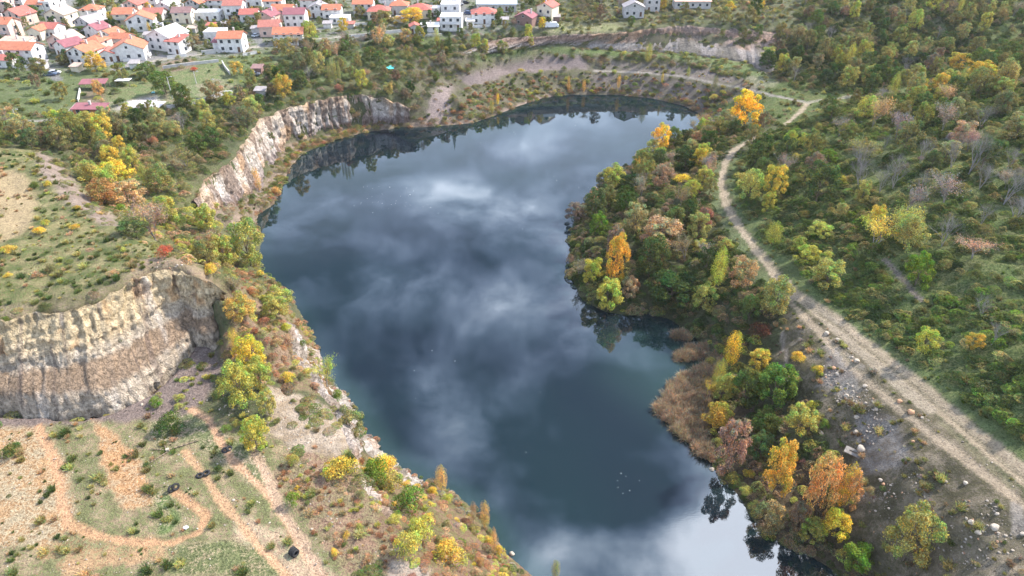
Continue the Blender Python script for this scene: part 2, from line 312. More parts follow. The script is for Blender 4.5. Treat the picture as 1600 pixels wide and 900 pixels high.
# ------------------------------------------------------------------ ground cover colours
def C3(*c): return np.array(c)
REG = [  # polygon, colour A, colour B (patches), share of B
 ([(-400,-60),(900,-60),(860,45),(640,70),(480,75),(300,110),(170,110),(-400,190)], (.27,.25,.22), (.10,.13,.06), .5),
 ([(-400,110),(120,110),(300,95),(480,75),(700,55),(700,80),(440,150),(180,190),(-400,200)], (.16,.18,.09), (.10,.13,.05), .5),
 ([(175,140),(260,115),(350,95),(365,130),(300,150),(200,168),(150,165)], (.14,.185,.075), (.20,.19,.10), .45),
 ([(100,170),(190,158),(270,140),(355,120),(370,135),(260,165),(180,185)], (.15,.19,.085), (.25,.22,.15), .5),
 ([(130,140),(165,140),(165,162),(128,162)], (.22,.17,.12), (.14,.14,.08), .4),
 ([(190,160),(245,150),(250,165),(180,172)], (.46,.42,.40), (.34,.29,.26), .4),
 ([(245,100),(300,90),(315,100),(260,115)], (.24,.17,.12), (.16,.16,.09), .4),
 ([(780,-60),(1700,-60),(1700,60),(860,60)], (.19,.18,.11), (.10,.11,.055), .55),
 ([(640,90),(860,55),(1220,45),(1260,160),(1130,185),(1020,150),(860,148),(740,195),(640,200)], (.155,.135,.10), (.11,.11,.06), .5),
 ([(712,122),(800,96),(905,82),(922,108),(800,113),(738,136)], (.215,.175,.165), (.155,.13,.115), .35),
 ([(930,92),(1100,104),(1180,122),(1190,140),(1110,126),(1000,112),(930,108)], (.19,.16,.145), (.13,.12,.085), .45),
 ([(676,142),(705,132),(702,190),(664,194)], (.26,.21,.195), (.20,.165,.15), .3),
 ([(930,114),(1050,122),(1120,140),(1120,185),(1060,160),(960,144),(900,142)], (.18,.15,.135), (.13,.115,.085), .45),
 ([(640,192),(600,190),(510,208),(446,226),(425,262),(404,300),(378,312),(330,332),(345,352),(400,350),(430,330),(450,290),(475,250),(520,226),(575,210),(640,202)], (.30,.225,.18), (.17,.14,.09), .5),
 ([(850,38),(960,36),(985,48),(860,56)], (.20,.21,.10), (.28,.25,.16), .4),
 ([(740,84),(840,72),(1000,78),(1110,86),(1170,100),(1230,138),(1205,146),(1150,118),(1060,94),(1000,89),(840,85),(745,98)], (.12,.16,.06), (.20,.19,.11), .35),
 ([(640,190),(740,186),(850,149),(1020,150),(1100,178),(1110,195),(1020,158),(860,156),(780,184),(740,196),(640,202)], (.33,.25,.20), (.24,.18,.15), .5),
 ([(1190,120),(1245,140),(1300,152),(1300,170),(1225,172),(1205,150),(1160,120)], (.20,.21,.12), (.30,.26,.19), .4),
 ([(1110,170),(1600,-10),(1700,-10),(1900,400),(1900,900),(1640,760),(1400,560),(1240,440),(1150,340),(1140,260),(1230,200)], (.095,.13,.045), (.135,.145,.06), .45),
 ([(880,210),(1120,190),(1150,240),(1110,290),(1140,370),(1230,480),(1270,560),(1150,560),(1000,500),(880,480)], (.10,.10,.055), (.065,.075,.035), .5),
 ([(1100,250),(1128,250),(1125,320),(1190,420),(1230,470),(1215,480),(1150,400),(1105,310)], (.14,.17,.08), (.11,.12,.06), .4),
 ([(1150,250),(1175,240),(1160,300),(1200,380),(1290,470),(1420,560),(1600,700),(1620,745),(1440,600),(1260,470),(1160,360),(1138,290)], (.13,.17,.07), (.10,.12,.05), .45),
 ([(1235,480),(1290,500),(1420,620),(1640,800),(1640,1000),(1280,1000),(1330,860),(1300,700),(1210,560)], (.27,.225,.165), (.095,.085,.05), .55),
 ([(1290,530),(1350,570),(1340,640),(1280,600)], (.30,.27,.23), (.18,.15,.13), .4),
 ([(1330,640),(1400,650),(1430,720),(1350,740)], (.26,.24,.22), (.13,.11,.09), .45),
 ([(1400,740),(1640,880),(1640,1000),(1450,960)], (.30,.25,.185), (.15,.13,.085), .5),
 ([(1000,590),(1110,560),(1330,820),(1320,905),(1200,850),(1110,730)], (.13,.095,.065), (.09,.075,.045), .5),
 ([(-400,200),(60,230),(260,390),(350,440),(350,460),(200,450),(0,510),(-400,530)], (.27,.235,.12), (.10,.125,.045), .47),
 ([(-400,262),(45,268),(62,320),(45,362),(0,378),(-400,380)], (.42,.32,.19), (.36,.28,.16), .5),
 ([(55,225),(100,262),(130,300),(190,352),(160,355),(100,312),(60,262)], (.33,.26,.21), (.22,.17,.14), .5),
 ([(90,225),(350,230),(330,340),(420,440),(440,520),(360,470),(300,400),(150,300)], (.16,.145,.08), (.11,.12,.05), .5),
 ([(-400,492),(0,480),(120,460),(195,420),(280,396),(345,428),(356,470),(200,460),(60,500),(0,512),(-400,525)], (.36,.28,.19), (.16,.145,.075), .5),
 ([(200,410),(280,400),(350,440),(340,452),(220,440)], (.34,.25,.18), (.22,.18,.11), .5),
 ([(-400,640),(150,655),(250,640),(420,660),(520,800),(640,1000),(-400,1000)], (.40,.305,.195), (.17,.175,.08), .56),
 ([(-400,655),(60,660),(110,720),(120,800),(80,860),(-400,860)], (.46,.285,.15), (.40,.325,.215), .5),
 ([(150,660),(190,690),(235,740),(250,790),(190,800),(165,720)], (.49,.28,.14), (.40,.30,.19), .4),
 ([(120,830),(240,835),(260,870),(100,900),(60,870)], (.45,.29,.165), (.21,.20,.10), .45),
 ([(350,800),(440,830),(520,900),(620,1000),(420,1000),(380,880)], (.48,.35,.24), (.30,.28,.17), .45),
 ([(248,772),(262,764),(276,772),(268,790),(284,806),(270,836),(246,842),(252,815),(262,800),(246,790)], (.14,.19,.07), (.33,.27,.18), .35),
 ([(270,845),(400,845),(440,900),(260,900)], (.16,.18,.08), (.30,.24,.15), .35),
 ([(230,640),(300,640),(400,700),(430,760),(380,740),(300,690),(240,700)], (.17,.19,.09), (.36,.28,.20), .4),
 ([(-400,640),(180,640),(262,588),(296,545),(308,528),(342,550),(350,575),(335,610),(310,640),(240,655),(120,668),(-400,664)], (.235,.185,.165), (.20,.155,.135), .5),
 ([(360,440),(440,450),(500,560),(540,640),(440,600),(400,560),(350,560)], (.30,.20,.14), (.17,.15,.075), .5),
 ([(410,595),(520,640),(548,690),(540,770),(480,720),(430,680)], (.44,.36,.28), (.29,.22,.15), .45),
 ([(440,700),(560,720),(640,870),(640,900),(540,900),(430,760)], (.30,.195,.135), (.24,.20,.11), .5),
 ([(560,700),(700,765),(840,900),(840,1000),(660,960),(600,830)], (.26,.165,.115), (.15,.14,.06), .5),
 ([(600,880),(660,880),(680,940),(600,940)], (.44,.37,.30), (.34,.25,.19), .4),
]
# paths: (px polyline, half width in metres, colour)
SOIL, PALE, DUST, ASPH = (.50,.315,.19), (.47,.40,.32), (.44,.355,.26), (.23,.225,.225)
PATHS = [
 ([(1262,160),(1250,176),(1220,200),(1180,215),(1150,232),(1133,255),(1127,285),(1135,320),(1155,355),(1185,395),(1212,430),(1250,465)], 1.15, DUST),
 ([(1245,462),(1300,500),(1355,540),(1415,590),(1480,645),(1540,695),(1600,745),(1700,830)], 1.7, (.45,.36,.26)),
 ([(1230,466),(1290,530),(1350,590),(1410,645),(1470,690),(1530,735),(1590,785),(1660,840)], .8, (.43,.345,.25)),
 ([(1270,480),(1330,535),(1390,590),(1450,640)], 1.3, (.37,.31,.235)),
 ([(1262,478),(1320,518),(1380,563),(1440,614),(1500,664),(1570,722),(1640,785)], .35, (.26,.22,.15)),
 ([(1300,540),(1350,583),(1400,628)], .3, (.27,.23,.16)),
 ([(1470,660),(1520,705),(1580,762)], .5, (.23,.205,.13)),
 ([(1135,262),(1132,290),(1140,318),(1160,352),(1190,393),(1218,430)], .16, (.25,.225,.15)),
 ([(1590,790),(1590,830)], .8, (.34,.30,.26)),
 ([(1262,160),(1210,150),(1160,137),(1110,128),(1060,119),(1000,113),(930,111)], .9, (.30,.27,.24)),
 ([(1262,160),(1300,156),(1340,148)], 1.2, (.30,.28,.21)),
 ([(60,668),(75,700),(92,740),(98,790),(110,820),(150,838),(210,848),(270,848),(312,832),(322,812),(312,798),(290,780),(274,768)], .75, (.60,.35,.20)),
 ([(300,640),(325,655),(345,690),(360,715),(390,745),(420,775),(450,820),(480,870),(520,920)], .6, (.60,.37,.23)),
 ([(290,705),(318,742),(340,775),(370,810),(400,850),(440,890),(470,930)], .75, (.60,.37,.22)),
 ([(395,700),(420,750),(440,800),(470,840),(500,900)], .8, (.56,.39,.27)),
 ([(1305,545),(1318,575),(1320,590),(1275,605)], .35, (.33,.29,.25)),
 ([(1222,520),(1228,550),(1226,575)], .35, (.33,.28,.24)),
 ([(0,190),(60,188),(120,180)], 1.6, (.33,.30,.27)),
 # village streets
 ([(200,102),(260,92),(330,82),(400,74),(480,62),(560,56),(640,48),(700,45)], 1.3, (.40,.36,.31)),
 ([(180,108),(215,98),(240,90),(300,84)], 2.2, (.30,.28,.28)),
 ([(236,90),(225,70),(235,60)], 1.8, ASPH), ([(50,60),(62,85),(75,105),(90,125)], 1.8, ASPH),
 ([(98,22),(105,5),(112,-20)], 2.6, (.30,.29,.28)), ([(50,60),(80,40),(98,22)], 1.8, ASPH),
 ([(700,45),(730,25),(715,0),(700,-30)], 2.5, ASPH), ([(410,72),(400,60),(405,50)], 1.6, ASPH), ([(440,48),(500,45),(560,36)], 1.6, (.33,.31,.30)),
 ([(1440,470),(1400,425),(1380,405)], .5, (.20,.17,.145)),
]

def fan_grid():
    az = np.radians(np.linspace(-62, 62, 820)); r = [72.0]
    while r[-1] < 6300: r.append(r[-1]*(1+0.0027 if r[-1] < 460 else 1.02) + (0.0))
    r = np.array(r); A, Rr = np.meshgrid(az, r)
    return Rr*np.sin(A), Rr*np.cos(A)-60, len(r), len(az)
GX, GY, nr, nc = fan_grid()
GZ = terr_z(GX, GY)
P_x, P_y = proj(GX, GY, GZ)
wx = (fbm(GX/6, GY/6, 3, 41)-.5)*24+(fbm(GX/1.6, GY/1.6, 2, 47)-.5)*10; wy = (fbm(GX/6, GY/6, 3, 43)-.5)*20+(fbm(GX/1.6, GY/1.6, 2, 49)-.5)*8
sc_ = np.clip(1.5-np.hypot(GX, GY)/260, .3, 1.1)
QX, QY = P_x+wx*sc_, P_y+wy*sc_
colA = np.empty(GX.shape+(3,)); colA[:] = (.13, .125, .07); colB = np.empty_like(colA); colB[:] = (.08, .095, .045); bias = np.full(GX.shape, .5)
for poly, a, b, s in REG:
    m = inpoly(QX, QY, poly); colA[m] = a; colB[m] = b; bias[m] = s
def soften(A):
    B = A.copy(); B[1:-1, 1:-1] = (A[:-2, 1:-1]+A[2:, 1:-1]+A[1:-1, :-2]+A[1:-1, 2:]+2*A[1:-1, 1:-1])/6; return B
for _ in range(2): colA, colB = soften(colA), soften(colB)
PATHW = []
path_near = np.full(GX.shape, 1e9)
jit = (fbm(GX/1.1, GY/1.1, 3, 77)-.5)+(fbm(GX/4.5, GY/4.5, 2, 79)-.5)*1.1
for pl, hw, c in PATHS:
    pw = [hit(*p) for p in pl]; PATHW.append((pw, hw))
    d = dist_line(GX, GY, pw); path_near = np.minimum(path_near, d-hw)
    w = (1-sstep(hw*.7, hw*1.1, d+jit*min(hw, .9)*.8))[..., None]; GZ = GZ-.10*(1-sstep(hw*.6, hw*1.3, d))
    colA = colA*(1-w)+np.array(c)*w; colB = colB*(1-w*.8)+np.array(c)*.86*w*.8
# tyre ruts keep a grassy middle on the wide track
fine = fbm(GX/.5, GY/.5, 2, 91)
GZ = GZ+(fine-.5)*.12*np.clip(shore_d.mean()*0+1, 0, 1)
Vg = np.stack([GX.ravel(), GY.ravel(), GZ.ravel()], 1)
cA = np.concatenate([colA.reshape(-1, 3), bias.reshape(-1, 1)], 1)

def new_mat(name):
    m = bpy.data.materials.new(name); m.use_nodes = True; nt = m.node_tree; nt.nodes.clear()
    out = nn(nt, 'ShaderNodeOutputMaterial'); return m, nt, out
def ground_mat():
    m, nt, out = new_mat('ground_cover')
    a = nn(nt, 'ShaderNodeAttribute', attribute_name='cover_a'); b = nn(nt, 'ShaderNodeAttribute', attribute_name='cover_b')
    pos = nn(nt, 'ShaderNodeNewGeometry').outputs['Position']
    f1 = nn(nt, 'ShaderNodeTexNoise', {'Vector': pos, 'Scale': .28, 'Detail': 8.0, 'Roughness': .68}).outputs['Fac']
    f2 = nn(nt, 'ShaderNodeTexNoise', {'Vector': pos, 'Scale': 1.6, 'Detail': 5.0, 'Roughness': .7}).outputs['Fac']
    f3 = nn(nt, 'ShaderNodeTexNoise', {'Vector': pos, 'Scale': 6.0, 'Detail': 3.0, 'Roughness': .7}).outputs['Fac']
    f4 = nn(nt, 'ShaderNodeTexNoise', {'Vector': pos, 'Scale': 3.2, 'Detail': 6.0, 'Roughness': .75}).outputs['Fac']
    s = mth(nt, 'ADD', mth(nt, 'MULTIPLY', f1, .45), mth(nt, 'ADD', mth(nt, 'MULTIPLY', f2, .25), mth(nt, 'MULTIPLY', f4, .30)))
    thr = mth(nt, 'SUBTRACT', 1.0, a.outputs['Alpha'])
    # bias shifts how much of colour B shows
    t = mth(nt, 'MULTIPLY', mth(nt, 'ADD', mth(nt, 'SUBTRACT', s, .5), mth(nt, 'MULTIPLY', mth(nt, 'SUBTRACT', a.outputs['Alpha'], .5), .32)), 15.0)
    t = mth(nt, 'ADD', t, .5, clamp=True)
    c = mixc(nt, t, a.outputs['Color'], b.outputs['Color'])
    v = ramp(nt, f2, [(.28, .55), (.5, 1.0), (.72, 1.4)]); c = mixc(nt, 1.0, c, v, 'MULTIPLY')
    v4 = ramp(nt, f4, [(.36, .50), (.47, 1.0), (.62, 1.22)]); c = mixc(nt, .9, c, v4, 'MULTIPLY')
    v3 = ramp(nt, f3, [(.3, .80), (.5, 1.0), (.72, 1.2)]); c = mixc(nt, .7, c, v3, 'MULTIPLY')
    bh = mth(nt, 'ADD', mth(nt, 'MULTIPLY', f2, .6), mth(nt, 'ADD', mth(nt, 'MULTIPLY', f3, .12), mth(nt, 'MULTIPLY', f4, .4)))
    bp = nn(nt, 'ShaderNodeBump', {'Height': bh, 'Strength': 1.0, 'Distance': .8})
    p = nn(nt, 'ShaderNodeBsdfPrincipled', {'Base Color': c, 'Roughness': .95, 'Specular IOR Level': .1, 'Normal': bp.outputs[0]})
    nt.links.new(p.outputs[0], out.inputs[0]); return m
GM = ground_mat()
ter = link('terrain', mesh_np('terrain', Vg, grid_faces(nr, nc), [GM], True, {'cover_a': cA, 'cover_b': colB.reshape(-1, 3)}), kind='structure')

# ------------------------------------------------------------------ water
def water_mat():
    m, nt, out = new_mat('lake_water')
    pos = nn(nt, 'ShaderNodeNewGeometry').outputs['Position']
    big = nn(nt, 'ShaderNodeTexNoise', {'Vector': pos, 'Scale': .018, 'Detail': 3.0, 'Roughness': .5}).outputs['Fac']
    mp = nn(nt, 'ShaderNodeMapping', {'Vector': pos, 'Scale': (1.0, 2.2, 1.0)}).outputs[0]
    rip = nn(nt, 'ShaderNodeTexNoise', {'Vector': mp, 'Scale': 1.3, 'Detail': 3.0, 'Roughness': .6}).outputs['Fac']
    body = ramp(nt, big, [(.35, (.005, .010, .016)), (.65, (.006, .017, .019))])
    sh = nn(nt, 'ShaderNodeAttribute', attribute_name='shallow').outputs['Fac']
    body = mixc(nt, sh, body, (.04, .085, .07))
    st = ramp(nt, nn(nt, 'ShaderNodeTexNoise', {'Vector': pos, 'Scale': .03, 'Detail': 2.0}).outputs['Fac'], [(.42, .12), (.62, 1.0)])
    bp = nn(nt, 'ShaderNodeBump', {'Height': rip, 'Distance': .02, 'Strength': mth(nt, 'MULTIPLY', st, .10)})
    d = nn(nt, 'ShaderNodeBsdfDiffuse', {'Color': body})
    g = nn(nt, 'ShaderNodeBsdfGlossy', {'Color': (.90, .96, 1, 1), 'Roughness': .008, 'Normal': bp.outputs[0]})
    f = nn(nt, 'ShaderNodeFresnel', {'IOR': 1.85, 'Normal': bp.outputs[0]})
    mx = nn(nt, 'ShaderNodeMixShader', {0: f.outputs[0], 1: d.outputs[0], 2: g.outputs[0]})
    nt.links.new(mx.outputs[0], out.inputs[0]); return m
wxs = [p[0] for p in shoreW]; wys = [p[1] for p in shoreW]
x0, x1, y0, y1 = min(wxs)-6, max(wxs)+6, min(wys)-3, max(wys)+3
# the water sheet follows the shoreline, reaching a little under the bank
import mathutils
sheet = [Vector((p[0], p[1])) for p in shoreW]
cxm, cym = sum(wxs)/len(wxs), sum(wys)/len(wys)
off = []
n_ = len(sheet)
area = sum(sheet[i].x*sheet[(i+1) % n_].y-sheet[(i+1) % n_].x*sheet[i].y for i in range(n_))
for i in range(n_):
    t_ = (sheet[(i+1) % n_]-sheet[i-1]).normalized(); nrm = Vector((t_.y, -t_.x))*(1 if area > 0 else -1)
    off.append(sheet[i]+nrm*1.6)
wx_ = np.arange(x0, x1, 1.5); wy_ = np.arange(y0, y1, 1.5); WX, WY = np.meshgrid(wx_, wy_); dsh = dist_line(WX, WY, shoreW+[shoreW[0]]); keepw = inpoly(WX, WY, [(p.x, p.y) for p in off])
ok_ = keepw | (dsh < 2.2); F = grid_faces(*WX.shape); okf = ok_.ravel()[F].all(1); F = F[okf]
used = np.unique(F); remap = -np.ones(WX.size, int); remap[used] = np.arange(len(used))
pwx, pwy = proj(WX, WY, WX*0)
bay = 1-sstep(6, 26, np.hypot(WX-W(1070, 575, 0)[0], WY-W(1070, 575, 0)[1])); west = np.where(WX < W(900, 700, 0)[0], 1, .35)
shal = np.clip((1-sstep(0, 5.5, dsh))*.38*west*np.where(WY < W(500, 560, 0)[1], 1, .3)+bay*.30, 0, 1)
Vw = np.stack([WX.ravel(), WY.ravel(), np.zeros(WX.size)], 1)[used]; sv = shal.ravel()[used]
wm_ = mesh_np('water', Vw, remap[F], [water_mat()], False, {'shallow': np.stack([sv]*3, 1)})
link('water', wm_, kind='structure')

# ------------------------------------------------------------------ cliffs
def resample(pts, step):
    pts = np.array(pts); d = np.r_[0, np.cumsum(np.hypot(*np.diff(pts[:, :2], axis=0).T))]
    n = max(2, int(d[-1]/step)); return d[-1], n, lambda u: np.stack([np.interp(u*d[-1], d, pts[:, k]) for k in range(3)], 1)
def rock_mat():
    m, nt, out = new_mat('bare_rock')
    a = nn(nt, 'ShaderNodeAttribute', attribute_name='rock').outputs['Color']
    pos = nn(nt, 'ShaderNodeNewGeometry').outputs['Position']
    st = nn(nt, 'ShaderNodeMapping', {'Vector': pos, 'Scale': (1.2, 1.2, .35)}).outputs[0]
    f1 = nn(nt, 'ShaderNodeTexNoise', {'Vector': st, 'Scale': 1.5, 'Detail': 6.0, 'Roughness': .7}).outputs['Fac']
    lay = nn(nt, 'ShaderNodeMapping', {'Vector': pos, 'Scale': (.25, .25, 3.0), 'Rotation': (0.0, -.12, 0.0)}).outputs[0]
    f2 = nn(nt, 'ShaderNodeTexNoise', {'Vector': lay, 'Scale': 1.0, 'Detail': 4.0, 'Roughness': .6}).outputs['Fac']
    wz = nn(nt, 'ShaderNodeTexNoise', {'Vector': pos, 'Scale': .9, 'Detail': 4.0, 'Roughness': .7}).outputs['Color']
    vo = nn(nt, 'ShaderNodeTexVoronoi', {'Vector': nn(nt, 'ShaderNodeMapping', {'Vector': vmth(nt, 'ADD', pos, nn(nt, 'ShaderNodeVectorMath', {0: wz, 3: 2.4}, operation='SCALE').outputs[0]).outputs[0], 'Scale': (1.0, 1.0, .45)}).outputs[0], 'Scale': .75}, feature='DISTANCE_TO_EDGE').outputs['Distance']
    f5 = nn(nt, 'ShaderNodeTexNoise', {'Vector': pos, 'Scale': 5.0, 'Detail': 4.0, 'Roughness': .7}).outputs['Fac']
    c = mixc(nt, 1.0, a, ramp(nt, f1, [(.28, .36), (.5, 1.0), (.72, 1.4)]), 'MULTIPLY')
    c = mixc(nt, mth(nt, 'MULTIPLY', f2, .5), c, ramp(nt, vo, [(0.0, .55), (.13, 1.0), (.6, 1.1)]), 'MULTIPLY')
    c = mixc(nt, .8, c, ramp(nt, f5, [(.3, .6), (.5, 1.0), (.7, 1.3)]), 'MULTIPLY')
    c = mixc(nt, .8, c, ramp(nt, f2, [(.3, .70), (.5, 1.0), (.7, 1.2)]), 'MULTIPLY')
    bp = nn(nt, 'ShaderNodeBump', {'Height': mth(nt, 'ADD', mth(nt, 'ADD', f1, mth(nt, 'MULTIPLY', ramp(nt, vo, [(0, 0), (.15, 1)]), .35)), mth(nt, 'ADD', mth(nt, 'MULTIPLY', f2, .5), mth(nt, 'MULTIPLY', f5, .35))), 'Strength': 1.0, 'Distance': .6})
    p = nn(nt, 'ShaderNodeBsdfPrincipled', {'Base Color': c, 'Roughness': .95, 'Specular IOR Level': .1, 'Normal': bp.outputs[0]})
    nt.links.new(p.outputs[0], out.inputs[0]); return m
RM = rock_mat()
def cliff(name, top, base, step, profile, colour, out_sign, disp=1.0, tier=None, bedded=1.0):
    """profile: list of (t, horizontal share, drop share) between brink and foot"""
    Lt, n, ft = resample(top, step); _, _, fb = resample(base, step); n = max(n, 8)
    u = np.linspace(0, 1, n); T, B = ft(u), fb(u)
    H = float(np.abs(T[:, 2]-B[:, 2]).mean()); m = max(10, int(H*1.25/step)); tt = np.linspace(0, 1, m)
    TT = np.broadcast_to(tt[:, None], (m, n)).copy()
    if tier:                    # the ledge lies lower towards one end of the face
        tb = np.interp(u, tier[0], tier[1])[None]; TT = np.where(TT < tb, TT/tb*.6, .6+(TT-tb)/(1-tb)*.4)
    hs = np.interp(TT, [p[0] for p in profile], [p[1] for p in profile]); vs_ = np.interp(TT, [p[0] for p in profile], [p[2] for p in profile])
    P = T[None]+(B-T)[None]*np.stack([hs, hs, vs_], -1)
    tg = np.gradient(T[:, :2]*.5+B[:, :2]*.5, axis=0); tg /= np.hypot(*tg.T)[:, None]+1e-9
    N = np.stack([tg[:, 1], -tg[:, 0]], 1)*out_sign
    for _ in range(6): N[1:-1] = (N[:-2]+N[2:]+2*N[1:-1])/4
    S = np.broadcast_to(u*Lt, (m, n)); Zz = P[:, :, 2]
    wob = (fbm(S/5, Zz/6, 2, 7)-.5)*2
    flute = 1-np.abs(fbm(S/1.9+wob, Zz/14, 3, 11)-.5)*4
    D = disp*((flute-.4)*.95+(fbm(S/6, Zz/7, 2, 13)-.5)*2.4+(fbm(S/.8, Zz/1.3, 3, 19)-.5)*1.3+(np.sin(Zz*2.1+wob*2)*.5+.5)*.18)
    edge = np.minimum(sstep(0, .10, tt), 1)[:, None]
    led = np.abs(((Zz-.13*S+(fbm(S/9, Zz*0, 2, 83)-.5)*2)*.55) % 1-.5)*2
    D = D+disp*((led-.5)*.55*bedded+(np.abs(fbm(S/1.1+wob*.5, Zz/2.5, 2, 87)-.5)*-3+.5)*.55)
    D = D*(.55+.45*edge)+(fbm(S/2.6, S*0, 3, 89)-.5)*1.8*(1-edge)
    P[:, :, :2] += N[None]*D[..., None]
    P[:, :, 2] += (fbm(S/2, Zz/2, 3, 23)-.5)*.7*edge + (1-edge)*((fbm(S/3, Zz*0, 3, 29)-.5)*1.6-.15)
    # turn the brink back under the turf and the foot under the scree
    lip = P[:1].copy(); lip[:, :, :2] -= N[None]*2.4; lip[:, :, 2] -= 1.6
    ft_ = P[-1:].copy(); ft_[:, :, 2] -= 1.2; ft_[:, :, :2] += N[None]*.3
    P = np.concatenate([lip, P, ft_]); 
    Cc = colour(TT, S, Zz, D)
    Cc = np.concatenate([Cc[:1], Cc, Cc[-1:]])
    F = grid_faces(P.shape[0], n)
    if out_sign < 0: F = F[:, ::-1]
    return link(name, mesh_np(name, P.reshape(-1, 3), F, [RM], True, {'rock': Cc.reshape(-1, 3)}), kind='structure')
def lerpc(t, stops):
    return np.stack([np.interp(t, [s[0] for s in stops], [s[1][k] for s in stops]) for k in range(3)], -1)
def mixa(a, b, w): return a*(1-w[..., None])+np.array(b)*w[..., None]
def col_near(t, S, Z, D):
    tw = t+(fbm(S/8, Z/4, 3, 31)-.5)*.10
    c = lerpc(tw, [(0, (.46,.36,.22)), (.22, (.58,.46,.29)), (.42, (.55,.43,.28)), (.50, (.48,.395,.29)), (.585, (.48,.40,.31)), (.62, (.32,.23,.155)), (.78, (.29,.21,.145)), (.82, (.49,.405,.315)), (1, (.45,.375,.29))])
    c = mixa(c, (.50,.27,.11), sstep(.58, .75, fbm(S/3, Z/3, 3, 37))*.6*(tw < .45))
    c = mixa(c, (.15,.115,.10), sstep(.62, .72, fbm(S/1.2, Z/9, 3, 39))*.6)
    c = mixa(c, (.55,.50,.45), sstep(.60, .75, fbm(S/2.0, Z/8, 3, 53))*.5)
    return c
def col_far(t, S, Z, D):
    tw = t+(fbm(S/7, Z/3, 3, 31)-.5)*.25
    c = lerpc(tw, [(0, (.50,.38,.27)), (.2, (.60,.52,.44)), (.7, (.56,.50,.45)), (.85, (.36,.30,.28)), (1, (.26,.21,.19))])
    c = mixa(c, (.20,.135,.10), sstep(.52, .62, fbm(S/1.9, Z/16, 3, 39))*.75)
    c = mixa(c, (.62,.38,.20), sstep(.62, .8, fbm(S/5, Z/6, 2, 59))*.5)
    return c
def col_up(t, S, Z, D):
    tw = t+(fbm(S/12, Z/3, 3, 31)-.5)*.3
    c = lerpc(tw, [(0, (.30,.235,.20)), (.25, (.36,.24,.18)), (.5, (.34,.27,.235)), (.72, (.40,.36,.33)), (1, (.25,.22,.20))])
    c = mixa(c, (.46,.29,.18), sstep(.55, .75, fbm(S/14, Z/6, 3, 61))*.7*(tw < .6))
    c = mixa(c, (.13,.12,.09), sstep(.55, .68, fbm(S/5, Z/4, 3, 67))*.6)
    return c
def col_lake(t, S, Z, D):
    c = lerpc(t, [(0, (.50,.43,.38)), (.5, (.58,.52,.47)), (1, (.45,.40,.35))])
    c = mixa(c, (.20,.16,.12), sstep(.55, .66, fbm(S/2.2, Z/5, 3, 71))*.7)
    c = mixa(c, (.42,.27,.18), sstep(.55, .7, fbm(S/4, Z/4, 3, 73))*.5)
    return c
cliff('quarry_face', LW['ctop'], LW['cbase'], .26, [(0,0,0),(.58,.42,.56),(.63,.50,.60),(.79,.86,.74),(.83,.89,.80),(1,1,1)], col_near, 1, .8, ([0, .28, .6, 1], [.95, .90, .70, .50]))
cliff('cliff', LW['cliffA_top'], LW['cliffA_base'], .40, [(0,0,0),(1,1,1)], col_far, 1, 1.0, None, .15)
cliff('upper_cliff', LW['ucl'], LW['bench2b'], .6, [(0,0,0),(.4,.2,.45),(1,1,1)], col_up, 1, .7)
rl = LW['rimL'][3:11]; bl = [W(665,750,0), W(650,738,0), W(606,716,0), W(588,690,0), W(572,665,0), W(558,640,0), W(522,600,0), W(497,550,0)]
bl = [(x, y, -.5) for x, y, z in bl]
cliff('lakeside_cliff', rl[:8], bl, .35, [(0,0,0),(.5,.25,.5),(1,1,1)], col_lake, 1, .8)

# ------------------------------------------------------------------ thin autumn haze in the air
hm, hnt, hout = new_mat('haze'); hv = nn(hnt, 'ShaderNodeVolumePrincipled', {'Color': (.86, .90, 1.0, 1), 'Density': .00006, 'Anisotropy': .2}); hnt.links.new(hv.outputs[0], hout.inputs['Volume'])
hb = bpy.data.meshes.new('haze'); X0, X1, Y0, Y1, Z0, Z1 = -6900, 6900, -400, 6900, -14, 420
hb.from_pydata([(x, y, z) for z in (Z0, Z1) for x, y in ((X0, Y0), (X1, Y0), (X1, Y1), (X0, Y1))], [], [(3,2,1,0),(4,5,6,7),(0,1,5,4),(1,2,6,5),(2,3,7,6),(3,0,4,7)]); hb.materials.append(hm)
link('haze', hb, kind='stuff', label='thin pale autumn haze over the whole valley')
SC.cycles.volume_bounces = 0

